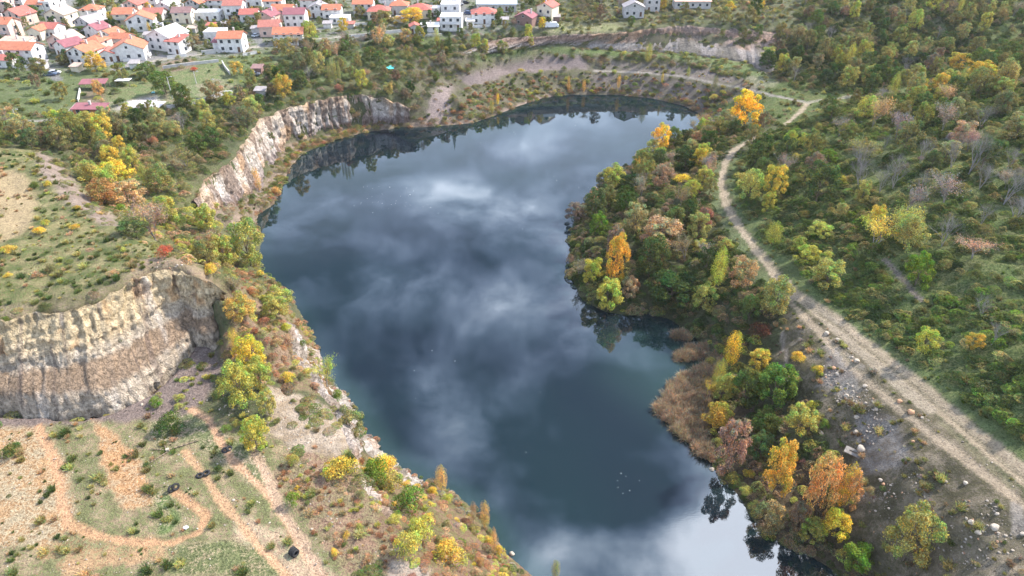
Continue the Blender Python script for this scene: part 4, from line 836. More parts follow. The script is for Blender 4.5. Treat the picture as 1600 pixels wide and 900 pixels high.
# ------------------------------------------------------------------ where plants grow: polygon, trees, bushes, low growth per 100 m2, colours
VR = [
 ('slope', [(-300,-60),(1900,-60),(1900,1000),(-300,1000)], .1, .8, 5, {'ol':2,'g':1,'br':1}, {'ol':2,'g':1,'yg':1}, {'ol':2,'g':1,'br':1}, .8),
 ('village', [(-300,-60),(880,-60),(865,50),(640,60),(300,88),(200,105),(-300,112)], .75, .7, 3.0, {'ol':3,'g':3,'dg':2,'ye':1,'br':1}, {'g':2,'ol':2,'dg':1,'br':1}, {'g':2,'ol':2,'dg':1}, .62),
 ('allotments', [(-300,110),(120,104),(200,110),(330,90),(480,70),(500,100),(380,140),(180,180),(-300,215)], .30, .4, 2.0, {'ol':3,'g':2,'ye':2,'pk':1,'br':1,'dg':1}, {'ol':2,'g':2,'ye':1,'pk':1}, {'g':3,'ol':3,'yg':1}, .9),
 ('lawn', [(172,165),(185,140),(260,118),(310,95),(355,95),(365,130),(270,150),(200,172)], 0, .10, .35, {'ol':1}, {'g':2,'dg':2,'ol':1,'rb':.5}, {'g':2,'ol':1}, .5),
 ('road_strip', [(480,60),(640,50),(640,28),(560,28),(430,60)], .6, .8, 4, {'ol':2,'ye':3,'g':1,'br':1}, {'ol':2,'ye':1,'g':2}, {'ol':2,'g':2}, .8),
 ('north_wood', [(440,72),(520,58),(700,52),(780,45),(850,62),(835,84),(770,94),(715,118),(690,138),(668,180),(640,188),(612,178),(570,150),(400,140),(380,140),(400,95)], .85, .5, 6, {'ol':4,'pl':2,'g':2,'br':1.5,'gy':1.5,'pk':1.2,'yg':1.5,'dg':1,'ye':.9}, {'ol':3,'br':2,'g':2,'gy':1,'yg':1}, {'ol':3,'g':2,'br':2,'gy':1,'dg':2}, .9),
 ('north_top', [(850,30),(960,34),(1040,34),(1230,44),(1200,-60),(800,-60)], .45, .8, 6, {'ol':3,'br':2,'ye':1,'gy':1}, {'ol':3,'pl':2,'br':1,'g':1}, {'ol':3,'pl':2,'br':2,'g':1}, .8),
 ('cliff_wood', [(-300,190),(180,178),(300,165),(400,140),(560,140),(600,148),(500,152),(440,164),(400,185),(385,210),(355,245),(300,285),(320,345),(300,380),(180,290),(110,235),(-300,215)], .95, .7, 7, {'ol':3,'pl':2,'dg':1,'g':2,'yg':2.5,'br':1.5,'gy':1.2,'ye':.7}, {'ol':3,'g':2,'yg':1.5,'br':1.5,'rb':1}, {'ol':3,'g':2,'dg':2,'br':2}, 1),
 ('yellow_wood', [(110,235),(200,230),(300,300),(350,380),(400,420),(420,445),(340,440),(260,385),(190,340),(130,290)], 1.0, 1.0, 8, {'yg':3,'ye':2.5,'pk':2.5,'ol':2,'g':1}, {'yg':3,'ye':2,'ol':2,'pk':2,'bg':1}, {'yg':2,'ol':3,'pk':2,'g':1}, 1),
 ('plateau', [(-300,225),(55,240),(120,330),(250,395),(330,440),(200,438),(0,492),(-300,500)], 0, .8, 8, {}, {'yg':3,'ol':3,'ye':2,'g':2,'pk':1}, {'g':3,'ol':3,'yg':1,'pk':1.5,'dg':2}, .75),
 ('dry_field', [(-300,262),(48,268),(60,330),(40,375),(-300,380)], 0, 0, .2, {}, {'ol':1}, {'pk':1}, .5),
 ('rim_scrub', [(355,400),(430,440),(500,555),(520,620),(440,600),(400,620),(352,560),(356,450)], .60, 4.2, 18, {'yg':4,'pl':1,'ye':1}, {'yg':3,'ol':2,'ye':2,'rb':1,'pk':2,'g':1}, {'rb':4,'pk':3,'yg':2,'ol':2,'br':2}, .9),
 ('grove', [(300,560),(350,560),(440,640),(430,720),(350,700),(300,650),(230,650)], .15, 2.0, 9, {'yg':2,'pl':1}, {'g':2,'yg':3,'bg':1}, {'g':2,'ol':2,'yg':2}, .8),
 ('terrace', [(-300,660),(280,668),(400,740),(500,880),(540,1000),(-300,1000)], 0, .12, 1.0, {}, {'g':2,'dg':2,'ol':1}, {'g':3,'dg':2,'ol':2,'pk':1.5}, .55),
 ('brush', [(440,700),(540,760),(640,870),(620,900),(520,880),(430,760)], 0, 4.5, 32, {}, {'yg':3,'ye':2,'rb':1,'g':1}, {'rb':4,'pk':4,'br':3,'yg':2,'ol':1}, .6),
 ('west_bank', [(560,715),(620,730),(720,790),(800,880),(860,960),(820,1000),(660,1000),(640,880),(575,790)], .25, 11.0, 34, {'or':2,'yg':1,'ye':1}, {'yg':3,'ye':2,'bg':2,'rb':2,'pk':2,'ol':1}, {'rb':4,'pk':3,'yg':3,'ye':1,'br':2,'gy':1}, .85),
 ('cliff_foot', [(420,300),(450,235),(510,208),(600,192),(640,188),(640,196),(560,208),(470,238),(430,318),(400,330),(350,345),(345,330)], .0, 5.0, 22, {}, {'ol':3,'g':2,'rb':1.5,'or':1,'yg':1}, {'ol':3,'rb':2,'br':2,'g':1}, .85),
 ('far_slope', [(640,185),(700,120),(740,92),(860,80),(1000,88),(1100,100),(1180,130),(1120,185),(1030,150),(860,148),(740,192)], .10, 1.1, 5.0, {'ol':2,'yg':1,'g':1}, {'ol':3,'g':3,'yg':1,'br':2,'pk':1}, {'ol':3,'g':2,'br':3,'gy':1,'dg':1}, .9),
 ('scree_gap', [(660,170),(720,120),(800,100),(910,84),(925,110),(800,112),(740,135),(700,165),(690,195),(640,195)], 0, .10, .7, {}, {'ol':1}, {'br':2,'ol':1}, .5),
 ('bench_wood', [(740,96),(860,88),(920,84),(1000,86),(1100,98),(1180,122),(1100,112),(980,98),(925,100),(905,84),(800,96),(700,120),(660,120)], .2, 4.5, 16, {'ol':2,'g':2,'br':1}, {'ol':3,'g':3,'br':2,'dg':1}, {'ol':3,'g':3,'br':2}, 1.0),
 ('shore_bank', [(740,132),(860,114),(1000,118),(1100,130),(1140,150),(1130,185),(1060,158),(1000,144),(860,142),(760,172),(660,190),(720,148)], .14, 3.4, 14, {'ol':2,'or':1,'g':1}, {'ol':3,'g':3,'yg':1.5,'rb':2,'dg':1}, {'ol':4,'g':3,'rb':2,'br':2}, 1.0),
 ('far_green', [(1150,60),(1230,40),(1300,-60),(1900,-60),(1900,90),(1560,70),(1450,130),(1350,150),(1240,140),(1190,110)], 1.0, 1.0, 7, {'ol':4,'pl':2,'g':3,'dg':2,'br':1.5,'yg':1.6,'gy':1}, {'ol':3,'g':3,'dg':2,'br':1}, {'ol':3,'g':3,'dg':3,'br':1}, 1),
 ('hill', [(1160,215),(1225,200),(1300,175),(1450,140),(1600,70),(1900,60),(1900,480),(1560,400),(1380,400),(1300,420),(1220,395),(1160,330),(1150,260)], .72, 1.1, 9, {'ol':4,'pl':1.5,'g':3,'dg':1.3,'yg':1.8,'ye':.8,'br':.8,'gy':1.2,'pk':.8}, {'ol':3,'g':3,'dg':2,'yg':1}, {'g':4,'dg':1.5,'ol':3,'bg':1}, 1),
 ('bare_thicket', [(1335,225),(1450,200),(1570,185),(1610,350),(1480,400),(1340,335)], 1.1, 1.1, 9, {'gy':7,'pk':1.5,'ol':2,'g':1,'pl':1}, {'ol':3,'g':3,'dg':1,'gy':1}, {'g':3,'dg':2,'ol':3}, 1),
 ('brambles', [(1230,410),(1300,425),(1380,395),(1560,395),(1900,470),(1900,900),(1620,730),(1420,560),(1300,460)], .10, 1.0, 20, {'ol':2,'g':2,'yg':1,'br':1}, {'g':3,'ol':2,'dg':2,'yg':.5}, {'g':5,'dg':1.5,'ol':2,'bg':1.5}, .95),
 ('peninsula', [(900,250),(960,220),(1100,192),(1200,200),(1150,230),(1118,255),(1108,320),(1150,385),(1200,440),(1215,500),(1180,540),(1120,530),(1010,485),(930,480),(890,440),(888,340)], 1.25, 1.5, 10, {'ol':4,'pl':2,'g':2,'dg':1.5,'yg':2,'ye':.6,'gy':2,'br':1.5,'pk':1.4}, {'ol':3,'g':2,'dg':2,'yg':1,'br':2,'rb':.7}, {'ol':3,'dg':3,'g':2,'br':2}, 1),
 ('south_point', [(1110,545),(1200,500),(1265,560),(1300,640),(1310,740),(1350,860),(1340,930),(1290,900),(1200,850),(1160,800),(1120,740),(1110,650)], 1.0, 2.6, 12, {'yg':3,'g':2,'bg':1,'or':1,'ye':2,'rb':1}, {'yg':2,'ye':1.5,'g':2,'rb':1.5,'br':2,'bg':1}, {'br':4,'ol':2,'g':2,'yg':1,'dg':1}, .85),
 ('bank_dark', [(1180,500),(1235,490),(1270,560),(1235,600),(1200,570)], .0, 1.2, 10, {}, {'ol':2,'br':2,'g':1,'pu':.5}, {'br':3,'ol':2,'gy':2,'g':1}, .7),
 ('rubble', [(1250,495),(1300,525),(1640,850),(1640,1000),(1370,1000),(1350,860),(1310,700),(1265,600)], 0, .12, 6.5, {}, {'ol':2,'br':2}, {'br':3,'ol':4,'gy':2,'g':1.5,'pl':1}, .55),
]
for _i, _v in enumerate(VR):
    if _v[2] >= .4: VR[_i] = _v[:2]+(_v[2]*3.0, _v[3]*3.6, _v[4]*2.4)+_v[5:]
    elif _v[4] >= 5: VR[_i] = _v[:3]+(_v[3]*1.6, _v[4]*1.5)+_v[5:]
for _i, _v in enumerate(VR):
    if _v[0] in ('hill', 'far_green', 'north_wood', 'cliff_wood', 'brambles', 'peninsula', 'yellow_wood'): VR[_i] = _v[:4]+(_v[4]*1.5,)+_v[5:]
VRi = {v[0]: i for i, v in enumerate(VR)}
def region_of(X, Y, Z):
    px, py = proj(X, Y, Z); jx = (fbm(X/7, Y/7, 2, 301)-.5)*16; jy = (fbm(X/7, Y/7, 2, 303)-.5)*12
    r = np.zeros(X.shape, int)
    for i, v in enumerate(VR): r[inpoly(px+jx, py+jy, v[1])] = i
    return r, px, py
def clear_mask(X, Y, rad, extra=0.0):
    ok = ~inpoly(X, Y, shoreW)
    for pw, hw in PATHW: ok &= dist_line(X, Y, pw) > hw+rad+extra
    for hx, hy, hr in house_spots: ok &= np.hypot(X-hx, Y-hy) > hr+rad*.7
    return ok
CAND = {}
def candidates(n, seed, nearbias):
    r = np.random.default_rng(seed)
    X = r.uniform(-300, 330, n); Y = r.uniform(28, 600, n); Z = terr_z(X, Y); reg, px, py = region_of(X, Y, Z)
    k = (px > -170) & (px < 1770) & (py > -45) & (py < 1010); return X[k], Y[k], Z[k], reg[k], px[k], py[k], r
AREA100 = 630*572/100.0

# ------------------------------------------------------------------ small mesh builder for made things
class MB:
    def __init__(s): s.V, s.F = [], []
    def add(s, V, F): o = len(s.V); s.V += [tuple(v) for v in V]; s.F += [tuple(i+o for i in f) for f in F]; return s
    def box(s, x0, x1, y0, y1, z0, z1):
        V = [(x, y, z) for z in (z0, z1) for x, y in ((x0, y0), (x1, y0), (x1, y1), (x0, y1))]
        return s.add(V, [(3, 2, 1, 0), (4, 5, 6, 7), (0, 1, 5, 4), (1, 2, 6, 5), (2, 3, 7, 6), (3, 0, 4, 7)])
    def tub(s, p0, p1, r0, r1, k=8):
        V, F = tube(p0, p1, r0, r1, k); n = len(V)//2
        return s.add(V, [tuple(f) for f in F]+[tuple(range(n))[::-1], tuple(range(n, 2*n))])
    def build(s, name, m, parent=None, smooth=False):
        me = bpy.data.meshes.new(name); me.from_pydata(s.V, [], s.F); me.materials.append(m); me.update()
        if smooth: me.polygons.foreach_set('use_smooth', [True]*len(me.polygons))
        return link(name, me, parent)
def empty(name, loc, rz=0, label=None, category=None, group=None):
    o = bpy.data.objects.new(name, None); COL.objects.link(o); o.location = loc; o.rotation_euler = (0, 0, rz); o.empty_display_size = .2
    if label: o['label'] = label
    if category: o['category'] = category; o['kind'] = 'thing'
    if group: o['group'] = group
    return o
def tile_mat(name, col, patch=None):
    m, nt, out = new_mat(name)
    pos = nn(nt, 'ShaderNodeTexCoord').outputs['Object']
    f = nn(nt, 'ShaderNodeTexNoise', {'Vector': pos, 'Scale': .9, 'Detail': 6.0, 'Roughness': .7}).outputs['Fac']
    g = nn(nt, 'ShaderNodeTexNoise', {'Vector': pos, 'Scale': 7.0, 'Detail': 2.0}).outputs['Fac']
    c = mixc(nt, 1.0, col, ramp(nt, f, [(.28, .68), (.5, 1.0), (.72, 1.28)]), 'MULTIPLY')
    c = mixc(nt, .8, c, ramp(nt, g, [(.3, .75), (.7, 1.25)]), 'MULTIPLY')
    if patch: c = mixc(nt, ramp(nt, g, [(.50, 0.0), (.56, .8)]), c, patch)
    w = nn(nt, 'ShaderNodeTexWave', {'Vector': pos, 'Scale': 1.6, 'Distortion': .3}).outputs['Fac']
    bp = nn(nt, 'ShaderNodeBump', {'Height': w, 'Strength': .5, 'Distance': .06})
    p = nn(nt, 'ShaderNodeBsdfPrincipled', {'Base Color': c, 'Roughness': .85, 'Normal': bp.outputs[0]}); nt.links.new(p.outputs[0], out.inputs[0]); return m
ROOF = {'or': tile_mat('orange_tiles', (.47, .165, .09)), 're': tile_mat('red_tiles', (.42, .13, .10)), 'pu': tile_mat('wine_roof', (.27, .10, .115)), 'gy': tile_mat('grey_sheet', (.33, .30, .30)),
        'wh': tile_mat('white_roof', (.80, .77, .74)), 'ta': tile_mat('tan_roof', (.47, .36, .29)), 'br': tile_mat('brown_roof', (.24, .14, .13)), 'mx': tile_mat('patched_tiles', (.36, .12, .10), (.50, .22, .15)),
        'pk': tile_mat('faded_pink_roof', (.55, .36, .28)), 'bl': tile_mat('pale_blue_roof', (.50, .60, .68))}
WALL = {'wh': simple('white_plaster', (.70, .68, .66), var=.2, scale=.8), 'cr': simple('cream_plaster', (.70, .62, .48), var=.14, scale=.8), 'pk': simple('pink_plaster', (.66, .47, .40), var=.14, scale=.8),
        'gy': simple('grey_block', (.48, .46, .45), var=.2, scale=1.2), 'br': simple('brown_wall', (.25, .16, .14), var=.2, scale=1.5), 'og': simple('orange_brick', (.55, .24, .13), var=.2, scale=2.0)}
GLASS = simple('window_glass', (.035, .045, .06), rough=.15, spec=.6, var=.1); FRAME = simple('window_frame', (.6, .58, .55), var=.1); DOORM = simple('door_wood', (.13, .075, .05))
SLABM = simple('old_concrete', (.22, .20, .18), var=.3); CONC = simple('concrete', (.50, .48, .46), var=.2, scale=.6); METAL = simple('grey_metal', (.42, .43, .44), rough=.6, var=.15); TYRE = simple('rubber', (.03, .03, .032), rough=.7, var=.3)
WOOD = simple('weathered_wood', (.22, .17, .12), var=.35); WHITE = simple('white_paint', (.80, .80, .79), rough=.5, var=.08); STONE = simple('boulder_stone', (.42, .36, .29), var=.3, scale=2.0); STONEO = simple('orange_stone', (.50, .29, .17), var=.3, scale=2.0)
WN = {'or': 'orange', 're': 'red', 'pu': 'wine-coloured', 'gy': 'grey', 'wh': 'white', 'ta': 'tan', 'br': 'brown', 'mx': 'patchy red', 'pk': 'faded pink', 'bl': 'pale blue'}
rh = np.random.default_rng(21)

def house(bx, by, w, d, rot, e, rc, wc, typ='g', label=None, win=True, name='house', cat='house', chim=True, pitch=.42):
    w *= .87; d *= .87; e *= .93; x, y, z = hit(bx, by); a = math.radians(rot); y += d*.5*math.cos(a)+w*.0; x += -math.sin(a)*d*.5
    z = float(terr_z(x, y)); house_spots.append((x, y, max(w, d)*.55))
    t = empty(name, (x, y, z-.15), a, label, cat)
    hw, hd = w/2, d/2; wm = MB()
    rise = {'g': hd*pitch*1.15, 'x': hw*pitch*1.1, 'h': min(hw, hd)*.5, 's': d*.16, 'f': 0}[typ]
    if typ == 'g':     # ridge along the width
        wm.add([(-hw,-hd,-.6),(hw,-hd,-.6),(hw,hd,-.6),(-hw,hd,-.6),(-hw,-hd,e),(hw,-hd,e),(hw,hd,e),(-hw,hd,e),(-hw,0,e+rise),(hw,0,e+rise)],
               [(0,1,5,4),(2,3,7,6),(1,2,6,9,5),(3,0,4,8,7)])
    elif typ == 'x':   # gable towards the viewer
        wm.add([(-hw,-hd,-.6),(hw,-hd,-.6),(hw,hd,-.6),(-hw,hd,-.6),(-hw,-hd,e),(hw,-hd,e),(hw,hd,e),(-hw,hd,e),(0,-hd,e+rise),(0,hd,e+rise)],
               [(0,1,5,8,4),(2,3,7,9,6),(1,2,6,5),(3,0,4,7)])
    elif typ == 's':
        wm.add([(-hw,-hd,-.6),(hw,-hd,-.6),(hw,hd,-.6),(-hw,hd,-.6),(-hw,-hd,e),(hw,-hd,e),(hw,hd,e+rise),(-hw,hd,e+rise)], [(0,1,5,4),(2,3,7,6),(1,2,6,5),(3,0,4,7)])
    else: wm.box(-hw, hw, -hd, hd, -.6, e)
    wm.build('wall', WALL[wc], t)
    o = .45; th = .18; rm = MB()
    def slab(p, q, r, s_):
        P = [np.array(v, float) for v in (p, q, r, s_)]; up = np.array([0, 0, th])
        rm.add(P+[v+up for v in P], [(3,2,1,0),(4,5,6,7),(0,1,5,4),(1,2,6,5),(2,3,7,6),(3,0,4,7)])
    k = rise/hd if typ == 'g' else (rise/hw if typ == 'x' else 0)
    if typ == 'g':
        slab((-hw-o,-hd-o,e-k*o+.03),(hw+o,-hd-o,e-k*o+.03),(hw+o,0,e+rise+.03),(-hw-o,0,e+rise+.03)); slab((-hw-o,0,e+rise+.03),(hw+o,0,e+rise+.03),(hw+o,hd+o,e-k*o+.03),(-hw-o,hd+o,e-k*o+.03))
    elif typ == 'x':
        slab((-hw-o,-hd-o,e-k*o+.03),(0,-hd-o,e+rise+.03),(0,hd+o,e+rise+.03),(-hw-o,hd+o,e-k*o+.03)); slab((0,-hd-o,e+rise+.03),(hw+o,-hd-o,e-k*o+.03),(hw+o,hd+o,e-k*o+.03),(0,hd+o,e+rise+.03))
    elif typ == 'h':
        q = min(hw, hd); rx, ry = max(0, hw-q), max(0, hd-q)
        B = [(-hw-o,-hd-o,e),(hw+o,-hd-o,e),(hw+o,hd+o,e),(-hw-o,hd+o,e)]
        if rx > 0: T = [(-rx,0,e+rise),(rx,0,e+rise)]; rm.add(B+T, [(0,1,5,4),(1,2,5),(2,3,4,5),(3,0,4),(3,2,1,0)])
        else: T = [(0,-ry-.01,e+rise),(0,ry+.01,e+rise)]; rm.add(B+T, [(0,1,4),(1,2,5,4),(2,3,5),(3,0,4,5),(3,2,1,0)])
    elif typ == 's': slab((-hw-o,-hd-o,e-.05),(hw+o,-hd-o,e-.05),(hw+o,hd+o,e+rise+.1),(-hw-o,hd+o,e+rise+.1))
    else:
        rm.box(-hw-.1, hw+.1, -hd-.1, hd+.1, e+.002, e+.14)
        for x0_, x1_, y0_, y1_ in ((-hw-.1,hw+.1,-hd-.1,-hd+.12),(-hw-.1,hw+.1,hd-.12,hd+.1),(-hw-.1,-hw+.12,-hd+.122,hd-.122),(hw-.12,hw+.1,-hd+.122,hd-.122)): rm.box(x0_, x1_, y0_, y1_, e+.142, e+.5)
    roof = rm.build('roof', ROOF[rc], t)
    if chim and typ != 'f' and w > 6:
        cxx = rh.uniform(-.3, .3)*w; c = MB(); c.box(cxx-.3, cxx+.3, .6, 1.2, e+rise*.4, e+rise+1.1); c.box(cxx-.38, cxx+.38, .52, 1.28, e+rise+1.102, e+rise+1.25); c.build('chimney', CONC, roof)
    if typ == 'g' and w > 6:
        g_ = MB(); g_.tub((-hw-o, -hd-o-.06, e-k*o), (hw+o, -hd-o-.06, e-k*o), .07, .07, 6); g_.tub((hw-.2, -hd-.09, 0), (hw-.2, -hd-.09, e-.1), .05, .05, 6); g_.build('gutter', METAL, roof)
    if e > 4.6 and w > 7 and rh.random() < .6:
        b_ = MB(); bw = hw*rh.uniform(.5, .9); b_.box(-bw, bw, -hd-1.3, -hd-.002, 2.62, 2.78); b_.build('balcony', CONC, t); r_ = MB()
        for q_ in np.linspace(-bw+.05, bw-.05, 7): r_.box(q_-.03, q_+.03, -hd-1.28, -hd-1.22, 2.782, 3.6)
        r_.box(-bw, bw, -hd-1.30, -hd-1.20, 3.602, 3.68); r_.build('railing', METAL, t)
    if win and w > 4.5:
        nst = 2 if e > 4.4 else 1; n = max(2, int(w/3.0))
        door_i = int(rh.integers(0, n))
        def window(cx_, cz, side=None, ww=1.15, hh=1.25):
            m = MB(); f = MB()
            if side is None:
                f.box(cx_-ww/2-.09, cx_+ww/2+.09, -hd-.05, -hd+.05, cz-hh/2-.09, cz-hh/2); f.box(cx_-ww/2-.09, cx_+ww/2+.09, -hd-.05, -hd+.05, cz+hh/2, cz+hh/2+.09)
                f.box(cx_-ww/2-.09, cx_-ww/2, -hd-.05, -hd+.05, cz-hh/2+.001, cz+hh/2-.001); f.box(cx_+ww/2, cx_+ww/2+.09, -hd-.05, -hd+.05, cz-hh/2+.001, cz+hh/2-.001)
                m.box(cx_-ww/2, cx_+ww/2, -hd-.02, -hd+.04, cz-hh/2, cz+hh/2)
            else:
                s_ = side; xa, xb = sorted((s_*(hw-.05), s_*(hw+.05)))
                f.box(xa, xb, cx_-ww/2-.09, cx_+ww/2+.09, cz-hh/2-.09, cz-hh/2); f.box(xa, xb, cx_-ww/2-.09, cx_+ww/2+.09, cz+hh/2, cz+hh/2+.09)
                f.box(xa, xb, cx_-ww/2-.09, cx_-ww/2, cz-hh/2+.001, cz+hh/2-.001); f.box(xa, xb, cx_+ww/2, cx_+ww/2+.09, cz-hh/2+.001, cz+hh/2-.001)
                xa, xb = sorted((s_*(hw-.04), s_*(hw+.02))); m.box(xa, xb, cx_-ww/2, cx_+ww/2, cz-hh/2, cz+hh/2)
            fr = f.build('window', FRAME, t); m.build('pane', GLASS, fr)
        for s_ in range(nst):
            zc_ = 1.6+s_*2.75
            for i in range(n):
                cx_ = -hw+w*(i+.5)/n
                if s_ == 0 and i == door_i and e > 2.6:
                    m = MB(); m.box(cx_-.5, cx_+.5, -hd-.06, -hd+.04, .05, 2.15); m.build('door', DOORM, t)
                else: window(cx_, zc_)
            if x < 0: window(0, zc_, 1)
            else: window(0, zc_, -1)
        if typ == 'x' and rise > 1.8: window(0, e+rise*.28, None, .9, .9)
    return t

HS = [  # px, py of the front foot, width, depth, turn, eaves, roof, wall, type, label
 (28,99,16,9,-4,5.4,'or','wh','g','long white two-storey house with orange roof at the frame edge'),
 (8,106,8,6,-4,3.2,'re','wh','g','low annex with red roof below the long white house'),
 (126,102,10.5,11,-12,5.2,'or','wh','x','white gabled house with three windows and orange roof'),
 (98,88,9,9,-30,4.5,'pu','wh','x','white house with magenta roof beside the white gabled one'),
 (147,86,9,9,-8,5.2,'or','pk','h','orange-roofed house with a balcony in the village front row'),
 (203,95,13.5,12,14,4.6,'or','wh','x','big white house with wide brown-orange roof at the road fork'),
 (170,98,6,7,14,3.6,'re','wh','x','small red-gabled wing beside the big road-fork house'),
 (252,80,13,13,-18,6.2,'wh','wh','x','tall white house with broad white roof'),
 (273,85,7,8,-14,5.4,'re','wh','s','white house with lean-to red roof behind the brown-green tree'),
 (222,50,12.5,10,14,5.2,'or','wh','x','white house with orange-red roof above the tall white-roofed house'),
 (195,40,9.5,9,4,5.2,'or','cr','g','cream house with flat-pitched orange roof'),
 (207,24,9,9,-10,5.2,'re','pk','x','pink house with red roof near the trees'),
 (146,62,9,8,-20,4.6,'pu','wh','x','house with purple-magenta roof in the middle of the terraced row'),
 (168,70,9,8,-14,4.2,'or','wh','x','terrace house with orange roof next to the magenta roof'),
 (188,76,9,7,-8,4.2,'or','wh','g','terrace house with orange roof at the end of the row'),
 (133,52,11,10,-24,4.8,'gy','gy','x','grey-roofed house at the upper end of the terraced row'),
 (142,32,9.5,9,2,4.8,'or','wh','h','white house with hipped orange roof above the terraced row'),
 (91,44,11,10,-8,6.2,'ta','cr','x','cream house with wide tan roof'),
 (22,40,12,10,-16,4.8,'re','pk','x','pinkish house with two red roofs behind the cypresses'),
 (6,62,9,9,-6,6.8,'or','pk','g','tall pale house behind the cypress pair'),
 (58,24,9,9,-4,5.2,'or','wh','g','white house with bright orange roof near the top edge'),
 (75,24,5.5,8,0,6.2,'wh','wh','f','white cubic house next to the bright orange roof'),
 (85,18,6,8,0,6.2,'wh','wh','f','white flat-roofed house beside the street at the top edge'),
 (25,14,9.5,8,-2,5.4,'br','wh','g','white house with dark roof at the top edge'),
 (5,20,7,8,0,5.4,'pk','pk','g','pink house in the top corner of the village'),
 (76,59,8.5,8,-8,4.0,'re','wh','g','small white house with red roof in the yard'),
 (57,63,6.5,8,-8,4.2,'or','cr','x','narrow cream house with tiny orange roof'),
 (92,78,12,10,-22,3.8,'ta','pk','x','low house with wide tan and brown roof'),
 (20,78,13,7,-4,2.8,'pk','wh','s','low shed row with pink roofs above the long white house'),
 (235,14,8,9,0,6.0,'pk','wh','g','white two-storey house between pale walls at the top edge'),
 (262,10,8.5,9,0,5.0,'re','pk','g','pink house with red roof at the top edge'),
 (257,22,9,9,-12,4.0,'wh','wh','x','white bungalow with pale grey roof'),
 (286,37,9.5,8,4,5.2,'br','cr','g','beige house with brown roof and balconies'),
 (239,32,10,9,4,3.0,'mx','gy','g','low building with patchwork red roof'),
 (303,20,9,9,-16,4.8,'or','gy','x','grey house with orange roof'),
 (325,33,12.5,8,2,3.8,'wh','wh','f','long low white building with flat roof'),
 (338,17,9.5,9,0,5.2,'re','wh','g','white house with red roof beside the tall dark-roofed one'),
 (367,32,9.5,9,4,7.2,'mx','wh','g','tall plain white house with dark red roof'),
 (396,11,10,9,0,5.6,'wh','wh','f','white modern flat-roofed house at the top edge'),
 (390,35,9,8,6,3.8,'re','wh','g','white house with red roof joined to a wine-coloured roof'),
 (413,39,10,10,-18,4.2,'pu','pk','x','house with wine-coloured gable roof and pink front'),
 (428,19,10,9,2,5.4,'or','wh','g','white house with orange roof at the top edge'),
 (441,33,11,9,-4,5.0,'or','cr','g','house with long orange roof behind the purple-roofed one'),
 (462,44,10.5,9,2,6.4,'pu','wh','g','tall white house with purple-red roof'),
 (423,58,10,9,8,4.6,'mx','pk','g','house with patched dark red tiles beside the long orange roof'),
 (452,71,14,9,4,5.0,'or','wh','g','long white house with orange roof nearest the country road'),
 (484,15,10,9,0,4.8,'mx','wh','g','white house with mottled red roof at the top edge'),
 (497,28,9,9,4,4.8,'gy','wh','x','white house with grey roof'),
 (519,31,9.5,8,2,4.8,'or','wh','g','white house with neat orange roof'),
 (531,38,10,7,2,2.8,'wh','wh','f','low white garage block below the neat orange roof'),
 (568,24,10.5,9,0,5.4,'or','wh','g','white house with large orange roof at the top edge'),
 (592,32,11.5,10,2,4.2,'re','cr','h','house with hipped tomato-red roof'),
 (605,13,9,8,0,5.0,'or','wh','h','white house with red-orange roof at the top edge'),
 (624,24,9.5,9,0,4.6,'or','gy','h','house with terracotta hipped roof'),
 (656,30,12.5,10,2,4.4,'re','cr','h','broad house with red hipped roof behind the yellow tree'),
 (680,27,5.5,6,0,4.2,'wh','wh','f','small white tower-like shed'),
 (704,28,10,9,0,6.2,'wh','wh','f','white flat-roofed house with two balconies'),
 (706,9,9,8,0,5.0,'gy','wh','g','white house with grey-brown roof at the top edge'),
 (705,50,11,9,-2,5.8,'wh','wh','f','castle-like white house with parapet roof'),
 (649,53,5.5,6,10,3.0,'re','wh','x','tiny white house with red gable beside the country road'),
 (672,51,9,5,4,2.6,'wh','wh','s','low row of white sheds by the tiny red-gabled house'),
 (757,38,13,10,4,4.8,'re','wh','h','large white house with red dormered roof'),
 (776,18,22,13,0,3.6,'bl','gy','g','big warehouse with pale blue metal roof'),
 (817,40,10,9,-20,4.0,'pu','br','x','brown timber house with plum roof at the edge of the wood'),
 (850,34,9,9,-28,7.0,'re','cr','x','tall cream house with bright red roof at the quarry edge'),
 (990,29,11,8,0,4.6,'gy','gy','x','ruined grey industrial hall with gable'),
 (1019,19,8,8,0,7.0,'gy','gy','f','ruined concrete block with empty openings'),
 (1082,13,20,8,0,3.4,'pk','gy','s','long abandoned shed with faded pink roof'),
 (140,181,11.5,4.2,-1,2.4,'pu','og','s','small orange brick outbuilding with dull red roof'),
 (336,68,9,8,0,4.6,'wh','wh','f','white flat-roofed wing of the white villa'),
 (362,82,11,9,2,6.0,'or','wh','g','white villa with orange roof beside the country road'),
 (342,79,4.5,5,2,3.6,'pu','wh','s','little porch house with purple roof by the white villa'),
 (402,116,4,3.5,0,2.2,'br','br','s','tiny dark hut in the allotments'),
 (407,150,4,3.2,0,2.0,'gy','gy','s','tiny grey hut above the white cliff'),
]
for h in HS: house(*h[:10])

